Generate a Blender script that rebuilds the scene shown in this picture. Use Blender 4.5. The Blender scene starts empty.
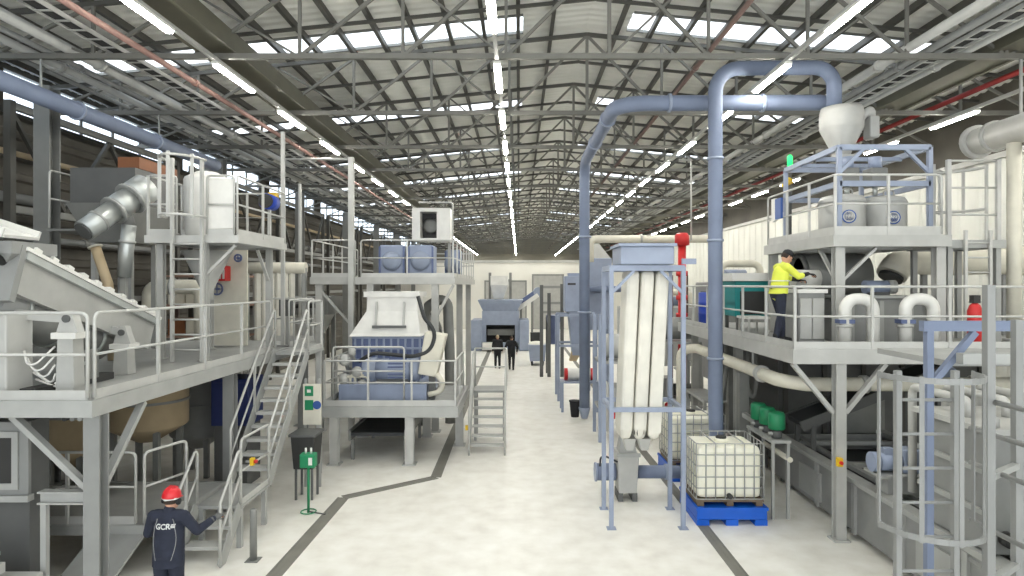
import bpy, bmesh, math, random
from mathutils import Vector, Matrix
random.seed(7)
R = math.radians
sc = bpy.context.scene
COL = sc.collection

# ---------------------------------------------------------------- camera, sky, exposure
F = 640.0          # focal length in pixels of a 1024 wide frame
EYE = 4.3          # camera height above the floor
cam_d = bpy.data.cameras.new('camera')
cam = bpy.data.objects.new('camera', cam_d)
COL.objects.link(cam)
cam.location = (0, 0, EYE)
cam.rotation_euler = (R(90), 0, 0)
cam_d.sensor_width = 36.0
cam_d.lens = 36.0 * F / 1024.0
cam_d.shift_x = -7.0 / 1024.0
cam_d.shift_y = -3.0 / 1024.0
cam_d.clip_end = 400
sc.camera = cam

LAMP = 44.0        # strength of the tube lights
SKY = 1.5
w = bpy.data.worlds.new('overcast')
sc.world = w
w.use_nodes = True
bgn = w.node_tree.nodes['Background']
bgn.inputs[0].default_value = (0.93, 0.97, 1.0, 1)
bgn.inputs[1].default_value = SKY
sc.view_settings.view_transform = 'Standard'
sc.view_settings.look = 'None'
sc.view_settings.exposure = 1.08
sc.view_settings.gamma = 1.0
sc.view_settings.use_curve_mapping = False
sc.cycles.use_denoising = True
sc.cycles.max_bounces = 8
sc.cycles.transparent_max_bounces = 12
sc.cycles.caustics_reflective = False
sc.cycles.caustics_refractive = False
sc.cycles.sample_clamp_indirect = 6.0

def fx(px, y): return (px - 519.0) * y / F
def fz(py, y): return EYE - (py - 285.0) * y / F

# ---------------------------------------------------------------- materials
MATS = {}
def s2l(c):
    return tuple(((v/255.0+0.055)/1.055)**2.4 if v/255.0 > 0.04045 else v/255.0/12.92 for v in c)
def mat(name, rgb, rough=0.5, metal=0.0, var=0.06, scale=3.0, emit=None, bump=0.0, bscale=40.0, spec=0.5):
    m = bpy.data.materials.new(name)
    m.use_nodes = True
    nt = m.node_tree; N = nt.nodes; L = nt.links
    b = N['Principled BSDF']
    c = s2l(rgb)
    tc = N.new('ShaderNodeTexCoord')
    nz = N.new('ShaderNodeTexNoise'); nz.inputs['Scale'].default_value = scale; nz.inputs['Detail'].default_value = 5
    L.new(tc.outputs['Object'], nz.inputs['Vector'])
    rp = N.new('ShaderNodeValToRGB')
    rp.color_ramp.elements[0].position = 0.3; rp.color_ramp.elements[1].position = 0.7
    rp.color_ramp.elements[0].color = tuple(max(0, v*(1-var*1.6)) for v in c) + (1,)
    rp.color_ramp.elements[1].color = tuple(min(1, v*(1+var)) for v in c) + (1,)
    L.new(nz.outputs['Fac'], rp.inputs['Fac'])
    L.new(rp.outputs['Color'], b.inputs['Base Color'])
    b.inputs['Roughness'].default_value = rough
    b.inputs['Metallic'].default_value = metal
    b.inputs['Specular IOR Level'].default_value = spec
    if bump:
        n2 = N.new('ShaderNodeTexNoise'); n2.inputs['Scale'].default_value = bscale
        L.new(tc.outputs['Object'], n2.inputs['Vector'])
        bp = N.new('ShaderNodeBump'); bp.inputs['Strength'].default_value = bump
        L.new(n2.outputs['Fac'], bp.inputs['Height']); L.new(bp.outputs['Normal'], b.inputs['Normal'])
    if emit:
        b.inputs['Emission Color'].default_value = s2l(rgb) + (1,)
        b.inputs['Emission Strength'].default_value = emit
    MATS[name] = m
    return m

mat('galv', (166,167,164), 0.5, 0.15)
mat('galv_dark', (128,129,126), 0.55, 0.2)
mat('rail', (188,188,184), 0.45, 0.15)
mat('deck', (156,157,154), 0.6, 0.1, bump=0.2, bscale=120)
mat('white', (220,219,214), 0.4, 0)
mat('cream', (214,210,195), 0.6, 0)
mat('pale', (178,178,174), 0.45, 0)
mat('grey', (138,139,137), 0.5, 0.1)
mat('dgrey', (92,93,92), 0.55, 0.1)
mat('dark', (48,48,47), 0.6, 0)
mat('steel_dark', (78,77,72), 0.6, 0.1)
mat('truss', (112,111,105), 0.6, 0.1)
mat('olive', (96,94,80), 0.6, 0.1)
mat('silver', (190,194,192), 0.42, 0.6)
mat('bluegrey', (144,154,174), 0.45, 0)
mat('bluepipe', (116,127,150), 0.6, 0)
mat('bluemach', (142,153,176), 0.45, 0)
mat('bluedeep', (92,105,142), 0.45, 0)
mat('navyblue', (34,48,100), 0.5, 0)
mat('bund', (18,92,200), 0.4, 0)
mat('wood', (120,104,84), 0.8, 0, var=0.2)
mat('rubber', (50,52,54), 0.6, 0)
mat('red', (196,40,40), 0.45, 0)
mat('darkred', (138,42,40), 0.5, 0)
mat('redpipe', (106,86,79), 0.5, 0)
mat('pinkpipe', (136,106,98), 0.5, 0)
mat('green', (24,128,84), 0.45, 0)
mat('lampgreen', (30,210,90), 0.4, 0, emit=1.5)
mat('yellow', (226,186,40), 0.45, 0)
mat('teal', (20,128,128), 0.5, 0)
mat('tan', (176,158,128), 0.6, 0)
mat('orange', (128,80,48), 0.6, 0)
mat('blue', (40,70,170), 0.4, 0)
mat('logo', (50,84,150), 0.4, 0)
mat('navy', (33,38,54), 0.85, 0, var=0.12, scale=12)
mat('black', (28,29,32), 0.8, 0)
mat('hivis', (220,228,84), 0.7, 0, var=0.05)
mat('skin', (196,150,126), 0.6, 0)
mat('hair', (50,38,30), 0.8, 0)
mat('helmet', (206,36,44), 0.35, 0)
mat('reflect', (210,212,208), 0.5, 0)
mat('bag', (222,219,208), 0.75, 0, bump=0.25, bscale=6)
mat('roofsheet', (226,226,219), 0.7, 0, var=0.08, scale=0.4)
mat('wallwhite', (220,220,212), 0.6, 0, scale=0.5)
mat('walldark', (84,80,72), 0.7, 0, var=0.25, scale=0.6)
mat('wallend', (236,234,226), 0.6, 0, scale=0.3)
mat('wallfar', (120,117,106), 0.7, 0, scale=0.3)
mat('trench', (122,120,112), 0.6, 0.1)
mat('mesh', (150,120,104), 0.7, 0)

# tube light, skylight sheet, tote plastic, floor
m = mat('tube', (255,252,242), 0.5, 0, emit=LAMP)
m = bpy.data.materials.new('skylight_sheet'); m.use_nodes = True; MATS['sky'] = m
nt = m.node_tree; nt.nodes.clear()
o_ = nt.nodes.new('ShaderNodeOutputMaterial'); t_ = nt.nodes.new('ShaderNodeBsdfTransparent'); d_ = nt.nodes.new('ShaderNodeBsdfTranslucent')
x_ = nt.nodes.new('ShaderNodeMixShader'); x_.inputs[0].default_value = 0.25
d_.inputs[0].default_value = (0.9, 0.95, 1, 1); t_.inputs[0].default_value = (0.9, 0.95, 1, 1)
nt.links.new(t_.outputs[0], x_.inputs[1]); nt.links.new(d_.outputs[0], x_.inputs[2]); nt.links.new(x_.outputs[0], o_.inputs[0])

m = mat('tote', (240,238,222), 0.45, 0, var=0.03)
b = m.node_tree.nodes['Principled BSDF']; b.inputs['Subsurface Weight'].default_value = 0.3; b.inputs['Subsurface Radius'].default_value = (0.1,0.1,0.07)

m = bpy.data.materials.new('concrete'); m.use_nodes = True; MATS['concrete'] = m
nt = m.node_tree; N = nt.nodes; L = nt.links; b = N['Principled BSDF']
tc = N.new('ShaderNodeTexCoord')
n1 = N.new('ShaderNodeTexNoise'); n1.inputs['Scale'].default_value = 0.35; n1.inputs['Detail'].default_value = 8; n1.inputs['Roughness'].default_value = 0.65
n2 = N.new('ShaderNodeTexNoise'); n2.inputs['Scale'].default_value = 2.6; n2.inputs['Detail'].default_value = 6
L.new(tc.outputs['Object'], n1.inputs['Vector']); L.new(tc.outputs['Object'], n2.inputs['Vector'])
mx = N.new('ShaderNodeMath'); mx.operation = 'ADD'; mx2 = N.new('ShaderNodeMath'); mx2.operation = 'MULTIPLY'; mx2.inputs[1].default_value = 0.5
L.new(n1.outputs['Fac'], mx.inputs[0]); L.new(n2.outputs['Fac'], mx.inputs[1]); L.new(mx.outputs[0], mx2.inputs[0])
rp = N.new('ShaderNodeValToRGB'); L.new(mx2.outputs[0], rp.inputs['Fac'])
e = rp.color_ramp.elements
e[0].position = 0.34; e[0].color = s2l((216,212,202)) + (1,)
e[1].position = 0.62; e[1].color = s2l((238,236,229)) + (1,)
q = e.new(0.48); q.color = s2l((229,226,217)) + (1,)
L.new(rp.outputs['Color'], b.inputs['Base Color'])
rr = N.new('ShaderNodeMapRange'); rr.inputs['To Min'].default_value = 0.28; rr.inputs['To Max'].default_value = 0.5
L.new(n1.outputs['Fac'], rr.inputs['Value']); L.new(rr.outputs['Result'], b.inputs['Roughness'])
b.inputs['Specular IOR Level'].default_value = 0.35

# ---------------------------------------------------------------- mesh builder
def V(*a): return Vector(a[0] if len(a) == 1 else a)

def fillet(pts, r, n=6):
    pts = [V(p) for p in pts]
    out = [pts[0]]
    for i in range(1, len(pts)-1):
        a, b_, c = pts[i-1], pts[i], pts[i+1]
        u = (a-b_).normalized(); v = (c-b_).normalized()
        ang = u.angle(v)
        if ang > 3.1: out.append(b_); continue
        d = min(r/math.tan(ang/2), 0.48*(a-b_).length, 0.48*(c-b_).length)
        rr_ = d*math.tan(ang/2)
        cen = b_ + (u+v).normalized()*(rr_/math.sin(ang/2))
        s = b_+u*d-cen; e_ = b_+v*d-cen
        tot = s.angle(e_); ax = s.cross(e_).normalized()
        for k in range(n+1):
            out.append(cen + Matrix.Rotation(tot*k/n, 3, ax) @ s)
    out.append(pts[-1])
    return out

class MB:
    def __init__(s): s.v = []; s.f = []; s.sm = []
    def add(s, vs, fs, smooth=False):
        o = len(s.v)
        s.v.extend(V(p) for p in vs)
        for f in fs: s.f.append(tuple(i+o for i in f)); s.sm.append(smooth)
        return s
    def box(s, x0, x1, y0, y1, z0, z1):
        vs = [(x0,y0,z0),(x1,y0,z0),(x1,y1,z0),(x0,y1,z0),(x0,y0,z1),(x1,y0,z1),(x1,y1,z1),(x0,y1,z1)]
        return s.add(vs, [(3,2,1,0),(4,5,6,7),(0,1,5,4),(1,2,6,5),(2,3,7,6),(3,0,4,7)])
    def hexa(s, bot, top):      # 4 points each, counter-clockwise from above
        return s.add(list(bot)+list(top), [(3,2,1,0),(4,5,6,7),(0,1,5,4),(1,2,6,5),(2,3,7,6),(3,0,4,7)])
    def frustum(s, b, zb, t, zt):   # b,t = x0,x1,y0,y1
        return s.hexa([(b[0],b[2],zb),(b[1],b[2],zb),(b[1],b[3],zb),(b[0],b[3],zb)],
                      [(t[0],t[2],zt),(t[1],t[2],zt),(t[1],t[3],zt),(t[0],t[3],zt)])
    def bar(s, p, q, w_, h_, up=(0,0,1)):
        p = V(p); q = V(q); d = (q-p).normalized(); up = V(up)
        if abs(d.dot(up)) > 0.98: up = V(0,1,0) if abs(d.y) < 0.9 else V(1,0,0)
        sd = d.cross(up).normalized(); u = sd.cross(d).normalized()
        a = sd*(w_/2); c = u*(h_/2)
        vs = [p-a-c, p+a-c, p+a+c, p-a+c, q-a-c, q+a-c, q+a+c, q-a+c]
        return s.add(vs, [(0,1,2,3),(7,6,5,4),(4,5,1,0),(5,6,2,1),(6,7,3,2),(7,4,0,3)])
    def ibeam(s, p, q, w_, h_, t=0.02, up=(0,0,1)):
        p = V(p); q = V(q); d = (q-p).normalized(); u0 = V(up)
        if abs(d.dot(u0)) > 0.98: u0 = V(0,1,0)
        sd = d.cross(u0).normalized(); u = sd.cross(d).normalized()
        o = u*(h_/2 - t/2)
        s.bar(p+o, q+o, w_, t, u0); s.bar(p-o, q-o, w_, t, u0)
        return s.bar(p, q, t, h_-2*t, u0)
    def tube(s, p, q, r, n=8, r2=None, caps=True):
        return s.sweep([p, q], r, n, caps, r2)
    def sweep(s, pts, r, n=8, caps=True, r2=None):
        pts = [V(p) for p in pts]; m_ = len(pts)
        rs = [r if r2 is None else r+(r2-r)*i/(m_-1) for i in range(m_)]
        tan = []
        for i in range(m_):
            a = pts[max(i-1,0)]; b_ = pts[min(i+1,m_-1)]
            tan.append((b_-a).normalized())
        up = V(0,0,1) if abs(tan[0].z) < 0.9 else V(1,0,0)
        nrm = tan[0].cross(up).normalized()
        vs = []; fs = []
        for i in range(m_):
            if i:
                nrm = (nrm - tan[i]*nrm.dot(tan[i]))
                nrm = nrm.normalized() if nrm.length > 1e-6 else tan[i].orthogonal().normalized()
            bn = tan[i].cross(nrm)
            for k in range(n):
                a = 2*math.pi*k/n
                vs.append(pts[i] + (nrm*math.cos(a)+bn*math.sin(a))*rs[i])
        for i in range(m_-1):
            for k in range(n):
                fs.append((i*n+k, i*n+(k+1)%n, (i+1)*n+(k+1)%n, (i+1)*n+k))
        s.add(vs, fs, True)
        if caps:
            o = len(s.v)-len(vs)
            s.f.append(tuple(o+k for k in reversed(range(n)))); s.sm.append(False)
            s.f.append(tuple(o+(m_-1)*n+k for k in range(n))); s.sm.append(False)
        return s
    def pipe(s, pts, r, bend=0.2, n=12): return s.sweep(fillet(pts, bend), r, n)
    def lathe(s, c, prof, axis=(0,0,1), n=24, smooth=True):   # prof: (radius, along)
        c = V(c); ax = V(axis).normalized(); a = ax.orthogonal().normalized(); b_ = ax.cross(a)
        vs = []; fs = []
        for (r, h) in prof:
            for k in range(n):
                t = 2*math.pi*(k+0.5)/n
                vs.append(c + ax*h + (a*math.cos(t)+b_*math.sin(t))*max(r,1e-4))
        for i in range(len(prof)-1):
            for k in range(n):
                fs.append((i*n+k, i*n+(k+1)%n, (i+1)*n+(k+1)%n, (i+1)*n+k))
        s.add(vs, fs, smooth)
        o = len(s.v)-len(vs); m_ = len(prof)
        s.f.append(tuple(o+k for k in reversed(range(n)))); s.sm.append(False)
        s.f.append(tuple(o+(m_-1)*n+k for k in range(n))); s.sm.append(False)
        return s
    def prism(s, poly, axis, a, b_):    # poly of 2d points; axis 'x','y','z'
        def P(u, v, t): return {'x': (t,u,v), 'y': (u,t,v), 'z': (u,v,t)}[axis]
        n = len(poly)
        vs = [P(u,v,a) for u,v in poly] + [P(u,v,b_) for u,v in poly]
        fs = [tuple(range(n)), tuple(reversed(range(n,2*n)))] + [(i,n+i,n+(i+1)%n,(i+1)%n) for i in range(n)]
        return s.add(vs, fs)
    def sphere(s, c, r, sc_=(1,1,1), n=16):
        c = V(c); vs = []; fs = []; m_ = n//2
        for i in range(m_+1):
            th = math.pi*i/m_
            for k in range(n):
                ph = 2*math.pi*k/n
                vs.append(c + V(r*sc_[0]*math.sin(th)*math.cos(ph), r*sc_[1]*math.sin(th)*math.sin(ph), r*sc_[2]*math.cos(th)))
        for i in range(m_):
            for k in range(n):
                fs.append((i*n+k, (i+1)*n+k, (i+1)*n+(k+1)%n, i*n+(k+1)%n))
        return s.add(vs, fs, True)
    def mesh(s, name, m):
        me = bpy.data.meshes.new(name)
        me.from_pydata([tuple(v) for v in s.v], [], s.f)
        me.materials.append(MATS[m] if isinstance(m, str) else m)
        me.polygons.foreach_set('use_smooth', s.sm)
        bm = bmesh.new(); bm.from_mesh(me)
        bmesh.ops.remove_doubles(bm, verts=bm.verts, dist=1e-5)
        bmesh.ops.recalc_face_normals(bm, faces=bm.faces); bm.to_mesh(me); bm.free()
        me.update()
        return me

def thing(name, label, cat, loc=(0,0,0), group=None, kind=None):
    o = bpy.data.objects.new(name, None); COL.objects.link(o)
    o.empty_display_size = 0.1
    o.location = loc
    if label: o['label'] = label
    if cat: o['category'] = cat
    if group: o['group'] = group
    if kind: o['kind'] = kind
    return o
def wloc(o):
    l = V(0,0,0)
    while o is not None: l = l + o.location; o = o.parent
    return l
def part(parent, name, mb, m, label=None, bevel=0):
    """mb is in world coordinates (the parents are only moved, not turned, when this is used)"""
    o = bpy.data.objects.new(name, None) if False else None
    off = wloc(parent) if parent is not None else V(0,0,0)
    if off.length: mb.v = [v-off for v in mb.v]
    me = mb.mesh(name, m)
    o = bpy.data.objects.new(name, me); COL.objects.link(o)
    o.parent = parent
    if label: o['label'] = label
    if bevel:
        md = o.modifiers.new('soft', 'BEVEL'); md.width = bevel; md.segments = 2; md.limit_method = 'ANGLE'
    return o
def single(name, mb, m, label, cat, group=None, loc=None, kind=None, bevel=0):
    loc = V(loc) if loc else V(0,0,0)
    mb.v = [v-loc for v in mb.v]
    me = mb.mesh(name, m); o = bpy.data.objects.new(name, me); COL.objects.link(o); o.location = loc
    if label: o['label'] = label
    if cat: o['category'] = cat
    if group: o['group'] = group
    if kind: o['kind'] = kind
    if bevel:
        md = o.modifiers.new('soft', 'BEVEL'); md.width = bevel; md.segments = 2; md.limit_method = 'ANGLE'
    return o
def struct(name, mb, m): return single(name, mb, m, None, None, kind='structure')
KIDS = {}
def copy_tree(o, parent=None):
    c = o.copy(); COL.objects.link(c); c.parent = parent
    if parent is not None: c.matrix_parent_inverse = o.matrix_parent_inverse.copy()
    for ch in list(o.children): copy_tree(ch, c)
    return c
ORD = ['first','second','third','fourth','fifth','sixth','seventh','eighth','ninth','tenth','eleventh','twelfth','thirteenth','fourteenth',
       'fifteenth','sixteenth','seventeenth','eighteenth','nineteenth','twentieth','twenty-first','twenty-second','twenty-third','twenty-fourth','twenty-fifth','twenty-sixth','twenty-seventh']

# ---------------------------------------------------------------- steelwork helpers
def railing(T, path, h=1.08, sp=1.25, r=0.022, toe=0.12, m='rail', mids=(0.52,), corner=0.08, name='handrail'):
    path = [V(p) for p in path]
    H = V(0,0,h)
    mb = MB()
    mb.sweep(fillet([path[0]+V(0,0,0.02)] + [p+H for p in path] + [path[-1]+V(0,0,0.02)], corner, 4), r, 8)
    for k in mids:
        mb.sweep([p+V(0,0,h*k) for p in path], r*0.85, 8)
    hr = part(T, name, mb, m)
    for i in range(len(path)-1):
        a, b_ = path[i], path[i+1]
        n = max(1, round((b_-a).length/sp))
        for k in range(n+1):
            if (k == 0 and i == 0) or (k == n and i == len(path)-2): continue
            if k == n and i < len(path)-2: pass
            elif k == 0 and i > 0: continue
            p = a + (b_-a)*k/n
            part(hr, 'post', MB().bar(p, p+H, r*1.9, r*1.9), m)
        if toe:
            part(hr, 'toe_board', MB().bar(a+V(0,0,toe/2), b_+V(0,0,toe/2), 0.012, toe), m)
    return hr

def deck(T, x0, x1, y0, y1, z, th=0.2, m='deck', fm='galv'):
    d = part(T, 'deck', MB().box(x0+.02, x1-.02, y0+.02, y1-.02, z-0.04, z), m)
    fr = MB()
    t = 0.05
    fr.box(x0, x1, y0, y0+t, z-th, z+.01).box(x0, x1, y1-t, y1, z-th, z+.01).box(x0, x0+t, y0+t, y1-t, z-th, z+.01).box(x1-t, x1, y0+t, y1-t, z-th, z+.01)
    n = max(1, int((y1-y0)/1.2))
    for k in range(1, n+1):
        yy = y0+(y1-y0)*k/(n+1)
        fr.box(x0+t, x1-t, yy-.03, yy+.03, z-th, z-.045)
    part(T, 'edge_frame', fr, fm)
    return d

def column(T, x, y, z0, z1, w_=0.2, m='galv', foot=True):
    mb = MB().ibeam((x,y,z0), (x,y,z1), w_, w_, 0.025, up=(0,1,0))
    c = part(T, 'column', mb, m)
    if foot: part(c, 'base_plate', MB().box(x-w_*.8, x+w_*.8, y-w_*.8, y+w_*.8, z0, z0+.025), m)
    return c
def brace(T, p, q, w_=0.1, m='galv'):
    return part(T, 'brace', MB().bar(p, q, w_, w_*.7), m)

def flight(T, x0, x1, ya, za, yb, zb, rails=(True, True), m='rail', h=0.95, ends=True):
    """stair flight rising from (ya,za) to (yb,zb)"""
    n = max(2, round((zb-za)/0.21))
    for k in range(1, n):
        f = k/n; y = ya+(yb-ya)*f; z = za+(zb-za)*f
        s = 1 if yb > ya else -1
        mb = MB().box(x0+.03, x1-.03, min(y-.02*s, y+.24*s), max(y-.02*s, y+.24*s), z-.035, z)
        mb.box(x0+.03, x1-.03, y-.03, y-.0, z-.05, z+.004)
        part(T, 'tread', mb, 'pale')
    for i, x in enumerate((x0, x1)):
        part(T, 'stringer', MB().bar((x,ya,za), (x,yb,zb), 0.02, 0.24, up=(0,0,1)), 'galv')
        if rails[i]:
            mb = MB()
            a = V(x,ya,za); b_ = V(x,yb,zb); H = V(0,0,h)
            mb.sweep(fillet([a+V(0,0,.05), a+H, b_+H, b_+V(0,0,.05)], .06, 4), .024, 8)
            mb.sweep([a+H*.5, b_+H*.5], .02, 8)
            hr = part(T, 'handrail', mb, m)
            c = a.lerp(b_, .5); part(hr, 'post', MB().bar(c, c+H, .038, .038), m)

# ================================================================ the hall
XL, XR, RX, RZ, SL = -12.0, 13.0, 1.7, 10.8, 0.1
Y0, Y1 = -6.0, 88.0
def roof_z(x): return RZ - SL*abs(x-RX)

mb = MB().box(XL, XR, Y0, Y1, -0.3, 0.0)
struct('floor', mb, 'concrete')

# drain channels let into the slab (a thin steel edged strip)
def channel(name, pts, w_=0.24):
    mb = MB(); pts = [V(p) for p in pts]
    for a, b_ in zip(pts[:-1], pts[1:]):
        d = (b_-a).normalized(); sd = V(d.y, -d.x, 0)*(w_/2)
        mb.bar(a+V(0,0,.002)-sd*.86, b_+V(0,0,.002)-sd*.86, w_*.14, .012)
        mb.bar(a+V(0,0,.002)+sd*.86, b_+V(0,0,.002)+sd*.86, w_*.14, .012)
        L_ = (b_-a).length; n = max(2, int(L_/0.045))
        mb.bar(a+V(0,0,.001), b_+V(0,0,.001), .012, .008)
        mb.bar(a+V(0,0,-.003), b_+V(0,0,-.003), w_*.8, .01)
    struct(name, mb, 'trench')
channel('trim_1', [(-3.75,3,0), (-3.55,12.95,0), (-1.86,14.3,0), (-1.9,19,0), (-1.95,46,0)])
channel('trim_2', [(3.34,3,0), (3.28,12,0), (3.2,17,0), (3.1,46,0)], .2)

# walls
def wave_wall(name, x, z0, z1, m, pitch=0.3, dep=0.035, ya=Y0, yb=Y1):
    mb = MB(); y = ya; row = []
    while y < yb:
        for (f, d) in ((0,0),(0.62,0),(0.7,dep),(0.92,dep)):
            row.append((y+f*pitch, d))
        y += pitch
    vs = []; s = 1 if x > 0 else -1
    for (yy, d) in row: vs += [(x-s*d, yy, z0), (x-s*d, yy, z1)]
    mb.add(vs, [(2*i, 2*i+2, 2*i+3, 2*i+1) for i in range(len(row)-1)])
    return struct(name, mb, m)
wave_wall('wall_right', XR, 0, 7.7, 'wallwhite', .9, .05)
struct('trim_3', MB().box(XR-.16, XR+.1, Y0, Y1, 7.7, 7.85), 'pale')
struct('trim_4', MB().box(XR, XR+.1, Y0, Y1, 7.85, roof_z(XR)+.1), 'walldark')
mb = MB()
row = []
z = 0
while z < 8.2:
    for f, d in ((0,0),(0.5,0),(0.6,.06),(0.9,.06)): row.append((min(z+f*.5, 8.3), d))
    z += .5
vs = []
for (zz, d) in row: vs += [(XL+d, Y0, zz), (XL+d, Y1, zz)]
mb.add(vs, [(2*i, 2*i+1, 2*i+3, 2*i+2) for i in range(len(row)-1)])
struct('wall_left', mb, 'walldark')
for k, (za, zb) in enumerate(((8.3, 8.38), (roof_z(XL)-.12, roof_z(XL)+.05))):
    struct('trim_%d' % (5+k), MB().box(XL-.05, XL+.1, Y0, Y1, za, zb), 'steel_dark')
for k in range(11):
    ya = -1.5+k*7.9
    mb = MB().box(XL-.01, XL, ya+.5, ya+7.3, 8.38, roof_z(XL)-.12)
    o = struct('window_%d' % (k+1), mb, 'sky')
    fr = MB()
    for j in range(6):
        yy = ya+.5+j*1.36
        fr.box(XL-.03, XL+.04, yy-.03, yy+.03, 8.38, roof_z(XL)-.12)
    part(o, 'window_frame', fr, 'steel_dark')
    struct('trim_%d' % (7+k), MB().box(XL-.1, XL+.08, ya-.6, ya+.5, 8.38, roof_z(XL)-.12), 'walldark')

mb = MB().box(XL, XR, 62, 62.15, 0, 6.6)
struct('wall_end', mb, 'wallend')
struct('trim_18', MB().box(XL, XR, 61.9, 62.0, 6.45, 6.7), 'pale')
struct('wall_far', MB().box(XL, XR, Y1, Y1+.2, 0, 11), 'wallfar')
for k, (xa, xb, zt) in enumerate(((-3.2, 0.6, 4.6), (1.4, 4.2, 5.2))):
    mb = MB().box(xa, xb, 61.95, 61.99, 0.02, zt)
    for j in range(1, 9): mb.box(xa, xb, 61.93, 61.95, zt*j/9-.02, zt*j/9+.02)
    d = struct('door_%d' % (k+1), mb, 'pale')
    part(d, 'door_frame', MB().box(xa-.15, xa, 61.9, 61.99, 0, zt+.15).box(xb, xb+.15, 61.9, 61.99, 0, zt+.15).box(xa, xb, 61.9, 61.99, zt, zt+.15), 'grey')

# roof sheeting with its transverse skylight strips
bands = []
y = 15.0-6.75*3
while y < Y1-2: bands.append((y, y+1.05)); y += 6.75
mb = MB()
def sheet(xa, xb, ya, yb):
    n = max(2, int((yb-ya)/0.075)); xs = [xa] + ([RX] if xa < RX < xb else []) + [xb]
    vs = []
    for i in range(n+1):
        yy = ya+(yb-ya)*i/n; d = 0.0 if (i % 4) in (0, 1) or i == n else .03
        for x in xs: vs.append((x, yy, roof_z(x)+d))
    m_ = len(xs)
    mb.add(vs, [(i*m_+k, (i+1)*m_+k, (i+1)*m_+k+1, i*m_+k+1) for i in range(n) for k in range(m_-1)])
SKYX = [(-10.6, 0.1), (2.7, 11.2)]
prev = Y0
for (a, b_) in bands:
    sheet(XL, XR, prev, a)
    sheet(XL, SKYX[0][0], a, b_); sheet(SKYX[0][1], SKYX[1][0], a, b_); sheet(SKYX[1][1], XR, a, b_)
    prev = b_
sheet(XL, XR, prev, Y1)
struct('ceiling', mb, 'roofsheet')
k = 12
for (a, b_) in bands:
    for (xa, xb) in SKYX:
        mb = MB().add([(xa,a,roof_z(xa)+.02),(xb,a,roof_z(xb)+.02),(xb,b_,roof_z(xb)+.02),(xa,b_,roof_z(xa)+.02)], [(0,1,2,3)])
        o = struct('window_%d' % k, mb, 'sky')
        fr = MB()
        for yy in (a, b_): fr.bar((xa,yy,roof_z(xa)), (xb,yy,roof_z(xb)), .06, .07)
        part(o, 'window_frame', fr, 'galv_dark')
        k += 1

# lattice roof trusses
TY = [12.05+3.95*i for i in range(20)]
def make_truss(y):
    T = thing('roof_truss', '', 'roof truss', (0, y, 8.6), 'steel lattice trusses carrying the roof')
    zc = 8.6
    part(T, 'bottom_chord', MB().bar((XL+.1,y,zc), (XR-.1,y,zc), .10, .10), 'truss')
    for (xa, xb) in ((XL+.1, RX), (RX, XR-.1)):
        part(T, 'top_chord', MB().bar((xa,y,roof_z(xa)-.24), (xb,y,roof_z(xb)-.24), .08, .09), 'steel_dark')
    nl = 7
    for (xa, xb, n) in ((XL+.1, RX, 7), (XR-.1, RX, 6)):
        for i in range(n):
            p = xa+(xb-xa)*i/n; q = xa+(xb-xa)*(i+1)/n
            part(T, 'diagonal', MB().bar((p,y,zc), (q,y,roof_z(q)-.26), .06, .06), 'truss')
            if i or xa < 0 or True:
                if i: part(T, 'vertical', MB().bar((p,y,zc), (p,y,roof_z(p)-.26), .06, .05), 'truss')
    part(T, 'vertical', MB().bar((RX,y,zc), (RX,y,RZ-.26), .07, .07), 'truss')
    # second set of crossed diagonals on every other panel
    for (xa, xb, n) in ((XL+.1, RX, 7), (XR-.1, RX, 6)):
        for i in range(1, n, 2):
            p = xa+(xb-xa)*i/n; q = xa+(xb-xa)*(i+1)/n
            part(T, 'diagonal', MB().bar((q,y+.06,zc), (p,y+.06,roof_z(p)-.26), .04, .04), 'truss')
    return T
t0 = make_truss(TY[0])
for i, y in enumerate(TY):
    t = t0 if i == 0 else copy_tree(t0)
    t.location.y = y
    t['label'] = 'grey steel lattice roof truss, %s one along the hall from the camera' % ORD[i]

# purlins under the sheeting
x = XL+.5; i = 0
pur = []
while x < XR-.3:
    if abs(x-RX) > .3: pur.append(x)
    x += .82
pm = None
for x in pur:
    z = roof_z(x)-.095
    if pm is None:
        mb = MB().box(-.03, .03, 0, Y1-4, -.08, .08)
        mb.box(-.045, .045, 0, Y1-4, -.085, -.075)
        pm = single('roof_purlin', mb, 'steel_dark', '', 'purlin', 'dark purlins under the roof sheets', kind=None); o = pm
    else:
        o = pm.copy(); COL.objects.link(o)
    o.location = (x, 2, z)
    o['label'] = 'dark steel purlin running the length of the hall under the pale roof sheets'
# intermediate cross rafters between the trusses
rf = None
for i, y in enumerate(TY[:-1]):
    yy = y+1.97
    if rf is None:
        mb = MB()
        for (xa, xb) in ((XL+.1, RX), (RX, XR-.1)): mb.bar((xa,0,roof_z(xa)-.24), (xb,0,roof_z(xb)-.23), .06, .07)
        rf = single('roof_rafter', mb, 'steel_dark', '', 'rafter', 'cross rafters between the trusses'); o = rf
    else: o = rf.copy(); COL.objects.link(o)
    o.location.y = yy
    o['label'] = 'dark sloping cross rafter without lattice, in the %s gap between roof trusses' % ORD[i]

# lengthwise girders standing on the bottom chords
for nm, xa, xb, lab in (('a', -6.0, -5.4, 'long olive brown box girder beside the light row over the stairs'), ('b', 9.0, 9.6, 'long olive brown box girder beside the cable trays near the white wall')):
    mb = MB().box(xa, xb, 6, Y1-3, 8.72, 9.1).box(xa-.07, xa, 6, Y1-3, 8.68, 8.84).box(xb, xb+.07, 6, Y1-3, 8.68, 8.84)
    single('roof_girder', mb, 'olive', lab, 'girder', loc=((xa+xb)/2, 6, 8.7))

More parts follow.
